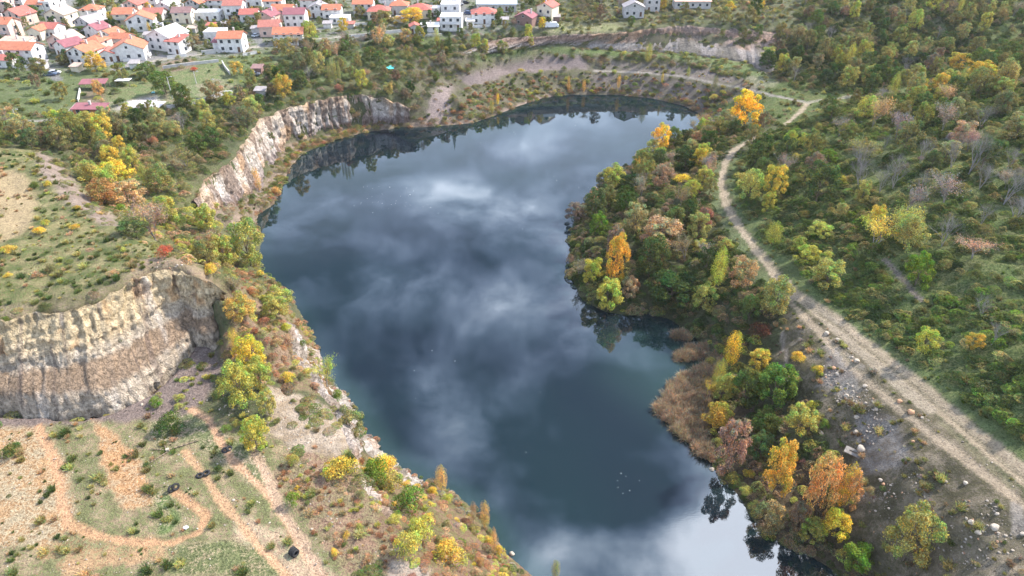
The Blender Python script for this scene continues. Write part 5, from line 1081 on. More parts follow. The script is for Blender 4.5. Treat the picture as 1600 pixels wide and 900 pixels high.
# ------------------------------------------------------------------ walls, poles, cars
def wall(pts, h, th, mat, label, name='garden_wall', cat='wall', cap=True, posts=False):
    W3 = [hit(*p) for p in pts]; t = empty(name, W3[0], 0, label, cat); o = np.array(W3[0]); m = MB(); c = MB()
    for p, q in zip(W3[:-1], W3[1:]):
        p, q = np.array(p)-o, np.array(q)-o; d = (q-p)[:2]; L = np.hypot(*d)+1e-6; n = np.array([-d[1], d[0]])/L*th/2
        k = max(1, int(L/4))
        for i in range(k):
            a, b = p+(q-p)*i/k, p+(q-p)*(i+1)/k
            za = float(terr_z(a[0]+o[0], a[1]+o[1]))-o[2]; zb = float(terr_z(b[0]+o[0], b[1]+o[1]))-o[2]
            for M_, lo, hi, e in ((m, -.3, h, 0), (c, h+.002, h+.08, .05)):
                nn_ = n*(1+e*2/th)
                V = [(*(a[:2]-nn_), za+lo), (*(b[:2]-nn_), zb+lo), (*(b[:2]+nn_), zb+lo), (*(a[:2]+nn_), za+lo), (*(a[:2]-nn_), za+hi), (*(b[:2]-nn_), zb+hi), (*(b[:2]+nn_), zb+hi), (*(a[:2]+nn_), za+hi)]
                M_.add(V, [(3,2,1,0),(4,5,6,7),(0,1,5,4),(1,2,6,5),(2,3,7,6),(3,0,4,7)])
    m.build('wall_body', mat, t)
    if cap: c.build('coping', CONC, t)
WP = WALL['wh']
wall([(193,97),(215,92),(237,86)], 1.1, .25, WP, 'white garden wall below the big road-fork house')
wall([(316,86),(344,83)], 1.6, .3, CONC, 'grey yard wall at the corner of the white villa')
wall([(262,172),(300,163),(364,148)], 1.4, .4, CONC, 'long grey retaining wall below the allotments')
wall([(540,60),(600,53),(636,49)], 1.0, .3, WP, 'pale roadside wall along the country road')
wall([(123,160),(126,142)], .9, .25, WP, 'narrow white wall beside the garden pergola')
wall([(106,182),(120,166)], .9, .25, WP, 'slanting white wall at the orange brick outbuilding')
wall([(255,108),(300,102),(342,97)], 1.0, .25, CONC, 'low grey wall along the upper edge of the allotments')
wall([(348,100),(352,108),(360,118)], 1.3, .25, CONC, 'pale boundary wall at the east end of the allotments')
wall([(225,88),(235,90)], .9, .2, WP, 'short curved white wall at the road junction')
def pole(bx, by, tx, ty, label, arm=True):
    x, y, z = hit(bx, by); s = mpp(x, y, z); h = (by-ty)*s/math.cos(math.atan2(CAMH-z, y)); t = empty('utility_pole', (x, y, z), 0, label, 'pole')
    m = MB(); m.tub((0, 0, -.3), (0, 0, h), .16, .10); m.build('post', CONC, t)
    if arm:
        a = MB(); a.tub((0, 0, h-.3), (1.4, -.2, h+.15), .05, .04, 6); a.build('arm', METAL, t); l = MB(); l.box(1.1, 1.8, -.35, -.05, h+.05, h+.22); l.build('lamp_head', METAL, t)
for a in ((270,154,262,122,'tall lamp pole in front of the largest green garden tree'),(56,43,47,17,'tall street lamp between the village trees'),(70,87,66,76,'short pole beside the village lane'),
          (26,187,20,172,'lamp post at the allotment track near the frame edge'),(307,131,303,113,'pole standing in the vegetable beds'),(331,141,327,125,'pole at the low end of the vegetable beds'),
          (113,27,108,18,'leaning pole near the hipped orange roof'),(190,53,188,42,'pole beside the cream house')): pole(*a)

def car(bx, by, rot, col, label, L=4.3, Wd=1.75, H=1.45, van=False):
    x, y, z = hit(bx, by); t = empty('parked_car' if not van else 'parked_van', (x, y, z), math.radians(rot), label, 'car' if not van else 'van')
    mat = simple('car_paint', col, rough=.3, spec=.5, var=.04); hl, hw = L/2, Wd/2
    def loft(secs, name, m, par):   # sections along x: (x, half width, z low, z high)
        V, F = [], []
        for xx, w_, z0_, z1_ in secs: V += [(xx, -w_, z0_), (xx, -w_*1.0, z1_), (xx, w_*1.0, z1_), (xx, w_, z0_)]
        for i in range(len(secs)-1):
            for j in range(4): a, b = i*4+j, i*4+(j+1) % 4; F.append((a, b, b+4, a+4))
        F += [(3, 2, 1, 0), tuple(range(len(V)-4, len(V)))]; b_ = MB(); b_.add(V, F); return b_.build(name, m, par)
    if van:
        body = loft([(-hl, hw*.94, .35, H*.95), (-hl+.1, hw, .3, H), (hl-1.1, hw, .3, H), (hl-.5, hw*.96, .3, H*.62), (hl, hw*.9, .35, H*.5)], 'body', mat, t)
        loft([(hl-1.12, hw*.9, H*.62, H*.92), (hl-.62, hw*.9, H*.62, H*.66)], 'windscreen', GLASS, t)
    else:
        body = loft([(-hl, hw*.86, .4, .8), (-hl+.15, hw*.96, .28, .92), (-hl+1.0, hw, .25, .95), (hl-1.2, hw, .25, .92), (hl-.2, hw*.94, .28, .74), (hl, hw*.82, .38, .62)], 'body', mat, t)
        loft([(-hl+.35, hw*.80, .93, .96), (-hl+.85, hw*.76, .93, H-.08), (hl-1.75, hw*.76, .93, H-.08), (hl-1.1, hw*.82, .90, .94)], 'windows', GLASS, t)
        loft([(-hl+.88, hw*.74, H-.078, H-.02), (-hl+1.3, hw*.74, H-.078, H), (hl-2.1, hw*.74, H-.078, H), (hl-1.76, hw*.72, H-.078, H-.03)], 'cabin_roof', mat, t)
    for sx in (-1, 1):
        for sy in (-1, 1):
            w_ = MB(); w_.tub((sx*L*.31, sy*(hw-.16), .32), (sx*L*.31, sy*(hw+.03), .32), .32, .32, 14); wh = w_.build('wheel', TYRE, t)
            r_ = MB(); r_.tub((sx*L*.31, sy*(hw+.02), .32), (sx*L*.31, sy*(hw+.045), .32), .18, .18, 10); r_.build('rim', METAL, wh)
car(79,118,20,(.10,.14,.22),'dark blue car parked at the end of the village lane'); car(86,116,20,(.7,.7,.72),'white car parked at the end of the village lane')
car(732,22,-10,(.05,.09,.2),'blue car beside the red dormered house'); car(718,8,20,(.6,.6,.62),'silver car on the street by the white flat-roofed house'); car(727,6,20,(.04,.04,.05),'black car on the street near the warehouse')
car(709,4,20,(.7,.7,.7),'white car at the top end of the street'); car(862,43,4,(.75,.77,.8),'white van parked on the grass below the tall cream house', 6.6, 2.2, 2.4, True)
car(401,57,60,(.6,.66,.7),'pale car in the yard of the patched-roof house'); car(398,118,10,(.16,.17,.2),'dark car left in the allotments'); car(1,58,60,(.1,.1,.11),'dark car behind the cypress pair'); car(40,63,70,(.6,.6,.6),'silver car in the lane below the cypresses')
car(248,40,0,(.5,.5,.52),'grey car by the grey orange-roofed house')
# garden pergola
x, y, z = hit(150, 139); t = empty('pergola', (x, y, z), .1, 'open pergola with magenta roof in the gardens', 'pergola')
m = MB(); m.add([(-4.5,-2,2.2),(4.5,-2,2.2),(4.5,2,2.9),(-4.5,2,2.9),(-4.5,-2,2.32),(4.5,-2,2.32),(4.5,2,3.02),(-4.5,2,3.02)], [(3,2,1,0),(4,5,6,7),(0,1,5,4),(1,2,6,5),(2,3,7,6),(3,0,4,7)]); m.build('roof', ROOF['pu'], t)
for px_ in (-4.2, 0, 4.2):
    for py_, hh in ((-1.8, 2.2), (1.8, 2.84)): m = MB(); m.box(px_-.08, px_+.08, py_-.08, py_+.08, -.2, hh); m.build('post', WOOD, t)
house_spots.append((x, y, 5))
x, y, z = hit(195, 133); t = empty('garden_shelter', (x, y, z), .05, 'low shelter with white tarpaulin under the garden trees', 'shelter')
m = MB(); m.box(-2.5, 2.5, -1.5, 1.5, 1.9, 2.0); m.build('canopy', WHITE, t)
for px_ in (-2.3, 2.3):
    for py_ in (-1.3, 1.3): m = MB(); m.box(px_-.06, px_+.06, py_-.06, py_+.06, -.2, 1.898); m.build('post', WOOD, t)

# ------------------------------------------------------------------ things lying about
def rock_shape(seed, n=3):
    import bmesh
    bm = bmesh.new(); bmesh.ops.create_icosphere(bm, subdivisions=n, radius=.5); r = np.random.default_rng(seed); P = [r.normal(size=3) for _ in range(9)]; P = [p/np.linalg.norm(p) for p in P]; D = r.uniform(.30, .46, 9)
    for v in bm.verts:
        c = np.array(v.co)
        for p, d in zip(P, D):
            k = c@p
            if k > d: c = c-p*(k-d)*.92
        c = c*(1+.06*(float(fbm(np.array([c[0]*5+seed]), np.array([c[1]*5+c[2]*3]), 2, 5)[0])-.5)); v.co = Vector(c)
    me = bpy.data.meshes.new('boulder'); bm.to_mesh(me); bm.free(); return me
RK = [rock_shape(i) for i in range(5)]; RKO = [m.copy() for m in RK[:2]]
for m in RK: m.materials.append(STONE)
for m in RKO: m.materials.append(STONEO)
def boulder(bx, by, wpx, lab, orange=False):
    x, y, z = hit(bx, by); s = wpx*mpp(x, y, z); o = link('boulder', (RKO if orange else RK)[int(rh.integers(0, 2 if orange else 5))], None, label=lab, category='boulder')
    o.location = (x, y, z+s*.10); o.scale = (s*1.1, s*rh.uniform(.8, 1.0), s*.8); o.rotation_euler = (rh.uniform(-.3, .3), rh.uniform(-.3, .3), rh.uniform(0, 6))
for b in ((1345,703,14,'large rounded boulder right beside the concrete slab'),(1336,678,9,'pale boulder uphill of the concrete slab'),(1405,629,8,'orange boulder near the lower track',True),(1422,646,11,'broken orange-pink boulder at the track edge',True),(1351,606,8,'pinkish boulder on the stony patch'),
          (1426,691,6,'small upright orange stone on the grassy rubble',True),(1552,828,14,'biggest pale boulder at the foot of the road bank'),(1527,835,10,'pink-white boulder next to the biggest pale one'),(1515,820,9,'white stone beyond the two pale boulders'),(1508,756,8,'white stone on the grassy rubble under the track'),
          (1557,803,7,'pale round stone near the side path'),(1338,567,10,'pale boulder below the track edge'),(1322,620,9,'broken pale block in the stone pile'),(1338,653,8,'pale stone at the lower end of the stone pile'),(1302,578,7,'orange stone by the little crossing path',True),(1307,587,7,'pinkish stone under the little crossing path'),
          (1291,522,9,'grey boulder at the upper rim of the bank'),(1308,533,8,'light grey boulder just below the track fork'),(1477,753,6,'small white stone in the middle of the grassy rubble'),(1375,752,7,'pale stone in the dark brush below the slab'),(1380,757,6,'small orange stone beside the pale one in the brush',True),(1597,836,8,'pale boulder at the frame edge beyond the side path'),
          (488,828,5,'white stone beside the dirt tracks on the terrace'),(466,826,3,'tiny white stone beside the dirt tracks'),(365,782,5,'white block by the middle dirt track'),(1112,735,8,'pale stone at the water under the leaning tan tree'),(800,866,9,'pale rock at the waterline of the west bank'),(303,497,5,'pale stone on the brink of the brown ledge'),
          (222,634,5,'pale stone at the foot of the quarry face'),(1282,680,8,'stone at the edge of the green grove'),(1440,655,5,'grey stone on the verge'),(1369,640,6,'light stone in the rubble'),(1352,632,5,'small stone in the rubble by the pink boulder')): boulder(*b)
# tyres
def torus(R, r, n=26, k=10, w=1.0):
    V = [((R+r*math.cos(b))*math.cos(a), (R+r*math.cos(b))*math.sin(a), r*w*math.sin(b)) for a in [i*2*math.pi/n for i in range(n)] for b in [j*2*math.pi/k for j in range(k)]]
    return V, [(i*k+j, ((i+1) % n)*k+j, ((i+1) % n)*k+(j+1) % k, i*k+(j+1) % k) for i in range(n) for j in range(k)]
def tyre(bx, by, lab, tilt=0, rz=0, R=.42, dx=0, dy=0, dz=0, group=None):
    x, y, z = hit(bx, by); t = empty('tyre', (x+dx, y+dy, z+dz), rz, lab, 'tyre', group)
    t.rotation_euler = (tilt, 0, rz); m = MB(); V, F = torus(R, .17, w=.95); m.add(V, F); c = m.build('rubber_ring', TYRE, t, True)
    tr = MB()
    for i in range(24): a = i*math.pi/12; tr.tub(((R+.165)*math.cos(a), (R+.165)*math.sin(a), -.11), ((R+.165)*math.cos(a+.07), (R+.165)*math.sin(a+.07), .11), .022, .022, 4)
    tr.build('tread', TYRE, c)
tyre(313,745,'tyre lying flat on the middle path, west one of a touching pair',dz=.15); tyre(323,741,'tyre lying flat on the middle path, east one of a touching pair',dz=.15,R=.45)
tyre(269,768,'upright tyre blocking the winding path, west of two',1.35,1.2,.44,dz=.5); tyre(276,765,'upright tyre blocking the winding path, east of two',1.3,.9,.46,dz=.5)
for i in range(3): tyre(460,866,['upright tyre at the low end of a row of three beside the path','middle tyre of the upright row of three beside the path','upright tyre at the upper end of a row of three beside the path'][i],1.5,.95,.46,dx=(i-1)*.30,dy=(i-1)*-.22,dz=.5)
tyre(352,704,'half-buried tyre on the upper terrace path, one of two',.25,.3,.42,dz=.05); tyre(359,703,'tilted half-buried tyre on the upper terrace path',.5,1.2,.40,dz=.05)
# timber star
def log(a, b, lab, r=.11, dz=.18):
    p, q = np.array(hit(*a)), np.array(hit(*b)); t = empty('timber_pole', tuple(p), 0, lab, 'pole'); d = q-p
    m = MB(); n = 6
    for i in range(n): m.tub(tuple(d*i/n+[0, 0, dz]), tuple(d*(i+1)/n+[0, 0, dz]), r*(1-.4*i/n), r*(1-.4*(i+1)/n), 8)
    m.build('log', WOOD, t, True)
log((261,706),(312,689),'longest grey pole of the star of poles on the terrace',.12); log((260,705),(237,703),'short pole pointing west in the star of poles'); log((260,705),(256,690),'short pole pointing up towards the quarry face'); log((262,708),(235,724),'pole pointing down towards the winding path')
m = MB(); x, y, z = hit(263, 706); m.box(-.25, .25, -.25, .25, 0, .5); t = empty('post_stump', (x, y, z), .4, 'pale stump where the star of poles meets', 'stump'); m.build('stump', STONE, t)
# slab
x, y, z = hit(1335, 712); t = empty('concrete_slab', (x, y, z+.15), math.radians(-38), 'grey concrete slab with a slot lying by the rubble slope', 'slab'); t.rotation_euler.x = .12
m = MB(); m.box(-1.7, 1.7, -.75, -.18, 0, .22); m.box(-1.7, 1.7, .18, .75, 0, .22); m.box(-1.7, -1.0, -.178, .178, 0, .22); m.box(1.0, 1.7, -.178, .178, 0, .22); m.build('slab_body', SLABM, t)
m = MB(); m.box(-.998, .998, -.178, .178, 0, .06); m.build('slot_bed', WOOD, t)
# rags and bags
def sack(bx, by, s, mat, lab, name='plastic_bag', cat='bag'):
    x, y, z = hit(bx, by); me = RK[int(rh.integers(0, 5))].copy(); me.materials.clear(); me.materials.append(mat); o = link(name, me, None, label=lab, category=cat); o.location = (x, y, z+s*.15); o.scale = (s, s*.7, s*.5); o.rotation_euler = (0, 0, rh.uniform(0, 6))
TEAL = simple('teal_tarp', (.10, .52, .50), var=.2); 
x, y, z = hit(610, 108); V, F = [], []
for i in range(9):
    for j in range(9): V.append(((i-4)*.38+.1*math.sin(j), (j-4)*.5, .35+.5*float(vnoise(np.array([i*.6]), np.array([j*.6]), 4)[0])-.05*abs(i-4)))
for i in range(8):
    for j in range(8): a = i*9+j; F.append((a, a+9, a+10, a+1))
me = bpy.data.meshes.new('tarpaulin'); me.from_pydata(V, [], F); me.materials.append(TEAL); o = link('tarpaulin', me, None, label='crumpled turquoise tarpaulin in the wood above the cliff', category='tarpaulin'); o.location = (x, y, z); md = o.modifiers.new('thick', 'SOLIDIFY'); md.thickness = .03
sack(291,826,.9,WHITE,'white bag beside the curve of the winding path'); sack(1377,153,.5,WHITE,'pale scrap below the bare hillside tree','scrap','scrap')
sack(240,146,1.5,simple('blue_sheet', (.2,.5,.55)),'crumpled blue sheet on the garden lawn','blue_sheet','sheet')
# rubble heap by the brick outbuilding
x, y, z = hit(222, 163); V, F = [], []
for i in range(25):
    for j in range(17):
        u, v = i/12-1, j/8-1; V.append((u*7, v*3, max(-.1, 1.1*(1-u*u)*(1-v*v)*(.5+float(fbm(np.array([i*.35]), np.array([j*.35]), 3, 8)[0])))-.05))
for i in range(24):
    for j in range(16): a = i*17+j; F.append((a, a+17, a+18, a+1))
me = bpy.data.meshes.new('rubble_heap'); me.from_pydata(V, [], F); me.materials.append(simple('white_rubble', (.66, .62, .60), var=.35, scale=3)); link('rubble_heap', me, None, label='whitish rubble heap beside the garden lawn', category='rubble heap').location = (x, y, z)
house_spots.append((x, y, 6))

for k_, (bx, by, w_, rot_, rc_, wc_, lab_) in enumerate(((210,108,3.5,5,'gy','wh','little grey shed by the road below the road-fork house'),(118,113,3.5,-8,'ta','cr','tan garden shed below the three-window gabled house'),(64,108,4,0,'gy','gy','grey shed beside the long white house'),(330,47,4,0,'re','cr','small red shed in the gardens behind the white villa'),
    (352,45,3.5,10,'gy','gy','grey shed in the gardens behind the white villa'),(300,52,4,0,'ta','gy','tan shed at the garden plots by the tall white house'),(475,56,3.5,0,'re','pk','pink shed beside the mottled garden by the purple-red roof'),(512,44,4,5,'gy','wh','white shed below the grey-roofed house'),
    (548,45,3.5,0,'mx','gy','patchy red shed beside the low garage block'),(232,62,3.5,10,'gy','gy','dark shed behind the tall white-roofed house'),(110,58,4,-10,'gy','wh','grey shed under the cream tan-roofed house'),(160,44,4,0,'wh','wh','white carport between hipped and grey roofs'),
    (45,72,4,-5,'ta','wh','tan shed in the lane below the cypresses'),(270,50,3.5,0,'re','gy','red-roofed shed by the beige balcony house'),(400,52,4,6,'gy','wh','pale shed between the wine roof and patched roofs'),(625,36,4,0,'gy','cr','cream shed below the terracotta hipped house'),
    (735,40,4,0,'wh','wh','white garage beside the red dormered house'),(690,40,4,0,'re','wh','red garage below the balcony house'),(788,38,4,0,'gy','gy','grey shed at the warehouse fence'),(868,34,4.5,0,'gy','br','dark shed heap beside the tall cream house'))):
    house(bx, by, w_, 3.2, rot_, 2.2, rc_, wc_, 's', lab_, False, 'shed', 'shed', False)
for pts_, lab_ in (([(150,104),(178,101)],'pale yard wall below the middle front-row houses'),([(300,62),(328,59)],'white garden wall between plots behind the villa'),([(262,92),(292,88)],'low white wall along the road under the red lean-to house'),([(380,88),(402,84)],'pale wall of the yard east of the white villa'),
    ([(470,74),(492,70)],'short wall at the east side of the long orange-roofed house'),([(545,42),(575,39)],'garden wall behind the garage block'),([(630,60),(690,56)],'white wall under the castle-like house'),([(730,44),(772,42)],'white wall in front of the red dormered house'),([(20,108),(52,106)],'pale wall in front of the long white house')):
    wall(pts_, 1.0, .22, WP, lab_)

# ------------------------------------------------------------------ scattered trees and bushes
STUFF = {'tree': [], 'bush': [], 'low': [], 'tuft': []}
def scatter(which, nper, seed):
    col_i = {'tree': 2, 'bush': 3}[which]; dmax = max(v[col_i] for v in VR)
    X, Y, Z, reg, px, py, r = candidates(int(dmax*AREA100), seed, 0)
    dens = np.array([v[col_i] for v in VR])[reg]/dmax
    clump = np.clip(fbm(X/14, Y/14, 2, seed)*2.2-.25, .35, 1.5)
    keep = (r.random(len(X)) < dens*clump); X, Y, Z, reg, px, py = [a[keep] for a in (X, Y, Z, reg, px, py)]
    pick = []
    P = [(p[0], p[1], p[2]) for p in PLANTED]; PA = np.array(P)
    rad0 = 2.0 if which == 'tree' else .8
    ok = clear_mask(X, Y, rad0)
    for i in range(len(X)):
        if not ok[i]: continue
        v = VR[reg[i]]; sc = v[8]; kind = 'bush'
        if which == 'tree':
            w = r.uniform(4.4, 8.4)*sc; h = w*r.uniform(.85, 1.35)
            col = wpick(v[5], r); kind = 'broad'
            if col == 'gy': kind = 'bare' if r.random() < .6 else 'sparse'
            elif col in ('pk', 'br') and r.random() < .4: kind = 'sparse'
            elif col in ('yg', 'ye', 'or') and r.random() < .12: kind = 'poplar'; w *= .6; h = w*2.6
            if which == 'tree' and v[0] in ('far_slope', 'shore_bank', 'bench_wood'): kind = 'poplar'; w *= .7; h = w*2.2
        else:
            w = r.uniform(1.8, 4.0)*sc*(.7 if v[0] in ('west_bank', 'brush') else 1); h = w*r.uniform(.6, .95); col = wpick(v[6], r)
        d = np.hypot(PA[:, 0]-X[i], PA[:, 1]-Y[i])-PA[:, 2]*.75-w*.30
        if d.min() < 0: continue
        PA = np.vstack([PA, [X[i], Y[i], w*.5]])
        pick.append([kind, float(X[i]), float(Y[i]), float(Z[i]), float(w), float(h), col, float(px[i]), float(py[i]), VR[reg[i]][0]])
    return pick
trees = scatter('tree', 0, 11); 
n_hand_t = sum(1 for t in THINGS if t[1] in ('broad', 'sparse')); n_hand_b = sum(1 for t in THINGS if t[1] == 'bush')
def vis_size(p): 
    inside = -20 < p[7] < 1620 and -5 < p[8] < 930
    return (p[4]/mpp(p[1], p[2], p[3]))*(1 if inside else .01)
trees.sort(key=vis_size, reverse=True)
lim = {'broad': 285, 'poplar': 60, 'bare': 110, 'sparse': 110}
cnt = {k: sum(1 for t in THINGS if t[1] == k) for k in lim}
for p in trees:
    k = p[0]
    if cnt[k] < lim[k] and vis_size(p) > 3: cnt[k] += 1; plant(k, p[1], p[2], p[3], p[4], p[5], p[6])
    else: STUFF['tree'].append(p)
for p in STUFF['tree']: PLANTED.append((p[1], p[2], p[4]*.5))
bushes = scatter('bush', 0, 12); bushes.sort(key=vis_size, reverse=True)
nb = n_hand_b
for p in bushes:
    if nb < 292 and vis_size(p) > 3: nb += 1; plant('bush', p[1], p[2], p[3], p[4], p[5], p[6])
    else: STUFF['bush'].append(p)

# ------------------------------------------------------------------ growth nobody could count: points carrying tint, size and turn
def proto_collection(name, meshes):
    c = bpy.data.collections.new(name)
    for i, me in enumerate(meshes):
        o = bpy.data.objects.new('%s_%d' % (name, i), me); c.objects.link(o)
    return c
def inst_mesh(vf, mat): return mesh_np('sprig', vf[0], vf[1], [mat])
TREEI = []
for i in range(3):
    lv, L = broad(700+i, n=3000, lobes=22, leaf=.024, low=.06); TREEI.append(inst_mesh(join([lv, wood(L, i)]), LEAFI))
BUSHI = [inst_mesh(bush(710+i, 1100, .031, 8), LEAFI) for i in range(3)]
LOWI = [inst_mesh(bramble(720+i), LEAFI) for i in range(4)]
TUFTI = [inst_mesh(tuft(730+i), LEAFI) for i in range(3)]
def gn_scatter(name, pts, meshes, label, category, mat_rot=True):
    """pts: rows of x, y, z, rot, sx, sy, sz, r, g, b, variant, tiltx, tilty"""
    A = np.array(pts, np.float32)
    if not len(A): return None
    me = bpy.data.meshes.new(name); me.vertices.add(len(A)); me.vertices.foreach_set('co', A[:, :3].ravel())
    def at(n, t, v, key): a = me.attributes.new(n, t, 'POINT'); a.data.foreach_set(key, np.ascontiguousarray(v, np.float32).ravel() if t != 'INT' else v.astype(np.int32))
    at('turn', 'FLOAT_VECTOR', np.stack([A[:, 11], A[:, 12], A[:, 3]], 1), 'vector'); at('size', 'FLOAT_VECTOR', A[:, 4:7], 'vector')
    at('tint', 'FLOAT_COLOR', np.hstack([A[:, 7:10], np.ones((len(A), 1), np.float32)]), 'color'); at('variant', 'INT', A[:, 10], 'value')
    o = link(name, me, kind='stuff', label=label, category=category)
    ng = bpy.data.node_groups.new(name, 'GeometryNodeTree'); ng.interface.new_socket('Geometry', in_out='INPUT', socket_type='NodeSocketGeometry'); ng.interface.new_socket('Geometry', in_out='OUTPUT', socket_type='NodeSocketGeometry')
    gi, go = ng.nodes.new('NodeGroupInput'), ng.nodes.new('NodeGroupOutput')
    mp = ng.nodes.new('GeometryNodeMeshToPoints'); ip = ng.nodes.new('GeometryNodeInstanceOnPoints'); ci = ng.nodes.new('GeometryNodeCollectionInfo')
    ci.inputs['Collection'].default_value = proto_collection(name+'_shapes', meshes); ci.inputs['Separate Children'].default_value = True; ci.inputs['Reset Children'].default_value = True
    def na(n, t): k = ng.nodes.new('GeometryNodeInputNamedAttribute'); k.data_type = t; k.inputs[0].default_value = n; return [s for s in k.outputs if s.enabled and s.name == 'Attribute'][0]
    L = ng.links.new
    L(gi.outputs[0], mp.inputs['Mesh']); L(mp.outputs[0], ip.inputs['Points']); L(ci.outputs[0], ip.inputs['Instance']); ip.inputs['Pick Instance'].default_value = True
    L(na('variant', 'INT'), ip.inputs['Instance Index']); L(na('size', 'FLOAT_VECTOR'), ip.inputs['Scale'])
    er = ng.nodes.new('FunctionNodeEulerToRotation'); L(na('turn', 'FLOAT_VECTOR'), er.inputs[0]); L(er.outputs[0], ip.inputs['Rotation'])
    L(ip.outputs[0], go.inputs[0])
    md = o.modifiers.new('scatter', 'NODES'); md.node_group = ng; return o
rg = np.random.default_rng(55)
def row(x, y, z, w, h, col, nv, tilt=.12):
    c = np.array(PAL[col][0])*rg.uniform(.8, 1.25)*rg.uniform(.92, 1.08, 3)
    return [x, y, z-.04*h, rg.uniform(0, 6.28), w, w*rg.uniform(.8, 1.2), h, c[0], c[1], c[2], rg.integers(0, nv), rg.normal()*tilt, rg.normal()*tilt]
gn_scatter('woodland', [row(p[1], p[2], p[3], p[4], p[5], p[6] if p[6] != 'gy' else 'br', 3, .05) for p in STUFF['tree']], TREEI, 'mixed autumn woodland filling the slopes between the single trees', 'woodland')
gn_scatter('scrub', [row(p[1], p[2], p[3], p[4], p[5], p[6], 3) for p in STUFF['bush']], BUSHI, 'low mixed scrub filling the gaps between bushes around the lake', 'scrub')
dmax = max(v[4] for v in VR)
X, Y, Z, reg, px, py, r = candidates(int(dmax*AREA100*1.25), 77, 0)
dens = np.array([v[4] for v in VR])[reg]/dmax; cl_ = np.clip(fbm(X/9, Y/9, 3, 707)*2.4-.45, np.where(np.isin(reg, [i for i, v in enumerate(VR) if v[2] >= .4 or v[0] in ('west_bank', 'brush', 'shore_bank', 'bench_wood', 'rim_scrub', 'cliff_foot')]), .6, .12), 1.3)
k = (r.random(len(X)) < dens*cl_) & clear_mask(X, Y, .35); X, Y, Z, reg, px, py = [a[k] for a in (X, Y, Z, reg, px, py)]
low, tf = [], []
dist_path = np.full(len(X), 1e9)
for pw, hw in PATHW: dist_path = np.minimum(dist_path, dist_line(X, Y, pw)-hw)
# brush hanging over the waterline
ss = np.array(shoreW); rr_ = np.random.default_rng(99)
for i in range(len(ss)):
    a, b = ss[i], ss[(i+1) % len(ss)]; L_ = float(np.hypot(*(b-a)[:2])); 
    if a[1] < 60 and b[1] < 60: continue
    for _ in range(int(L_*1.5)):
        t_ = rr_.random(); q = a+(b-a)*t_; nx, ny = (b-a)[1]/L_, -(b-a)[0]/L_; o_ = rr_.uniform(-.1, 3.2)*(1 if area > 0 else -1); x_, y_ = q[0]+nx*o_, q[1]+ny*o_; z_ = float(terr_z(x_, y_))
        if z_ > 5: continue
        far_ = y_ > 230; w_ = rr_.uniform(.7, 2.0)*(1.4 if far_ else 1)
        low.append(row(x_, y_, max(z_, 0), w_, w_*rr_.uniform(.4, .9), wpick({'rb':2.5,'br':3,'ol':3,'pk':1.5,'yg':1,'g':1.5,'gy':1} if x_ < 0 or far_ else {'br':3,'ol':3,'g':2,'dg':2,'yg':1,'gy':1}, rr_), 4))
for i in range(len(X)):
    v = VR[reg[i]]; col = wpick(v[7], r); s = v[8]
    dry = v[0] in ('rubble', 'terrace', 'plateau', 'brush', 'far_slope', 'dry_field', 'shore_bank')
    if dry and r.random() < .55: tf.append(row(X[i], Y[i], Z[i], r.uniform(.8, 1.7)*s, r.uniform(.5, 1.0)*s, col, 3))
    elif dist_path[i] < 2.2: tf.append(row(X[i], Y[i], Z[i], .8, .35, col, 3))
    else: w = r.uniform(1.6, 4.0)*s*(.6 if v[0] in ('west_bank', 'brush', 'rim_scrub', 'terrace', 'plateau', 'rubble', 'grove') else 1); low.append(row(X[i], Y[i], Z[i], w, w*(r.uniform(.35, .85) if v[2] >= .4 and v[0] != 'brambles' else r.uniform(.25, .6)), col, 4))
TD = {'terrace': 46, 'plateau': 34, 'rubble': 46, 'brush': 30, 'west_bank': 22, 'rim_scrub': 24, 'bank_dark': 30, 'dry_field': 14, 'grove': 24, 'far_slope': 8, 'shore_bank': 8, 'slope': 6, 'brambles': 16, 'hill': 5, 'allotments': 6, 'south_point': 12, 'north_top': 8, 'cliff_foot': 10}
X, Y, Z, reg, px, py, r = candidates(int(46*AREA100), 78, 0)
dn = np.array([TD.get(v[0], 0) for v in VR])[reg]/46.0; cl_ = np.clip(fbm(X/4, Y/4, 3, 717)*4.6-1.7, .03, 1.4)
k = (r.random(len(X)) < dn*cl_) & clear_mask(X, Y, .1)
for i in np.nonzero(k)[0]:
    v = VR[reg[i]]; s = (.35+1.5*r.random()**2.2)*(1.5 if Y[i] > 200 else 1.0); tf.append(row(X[i], Y[i], Z[i], s, s*r.uniform(.35, .7), wpick(v[7], r) if r.random() < .6 else wpick({'ol':2,'pk':1,'pl':2,'g':1}, r), 3))
gn_scatter('undergrowth', low, LOWI, 'low brambles and creepers covering the ground between the trees', 'undergrowth')
gn_scatter('grass', tf, TUFTI, 'dry grass tufts on the stony banks and terraces', 'grass')
open('/tmp/cnt.txt','w').write(str(('STUFF', len(STUFF['tree']), len(STUFF['bush']), len(low), len(tf), 'IND', {k: sum(1 for t in THINGS if t[1] == k) for k in NV})))

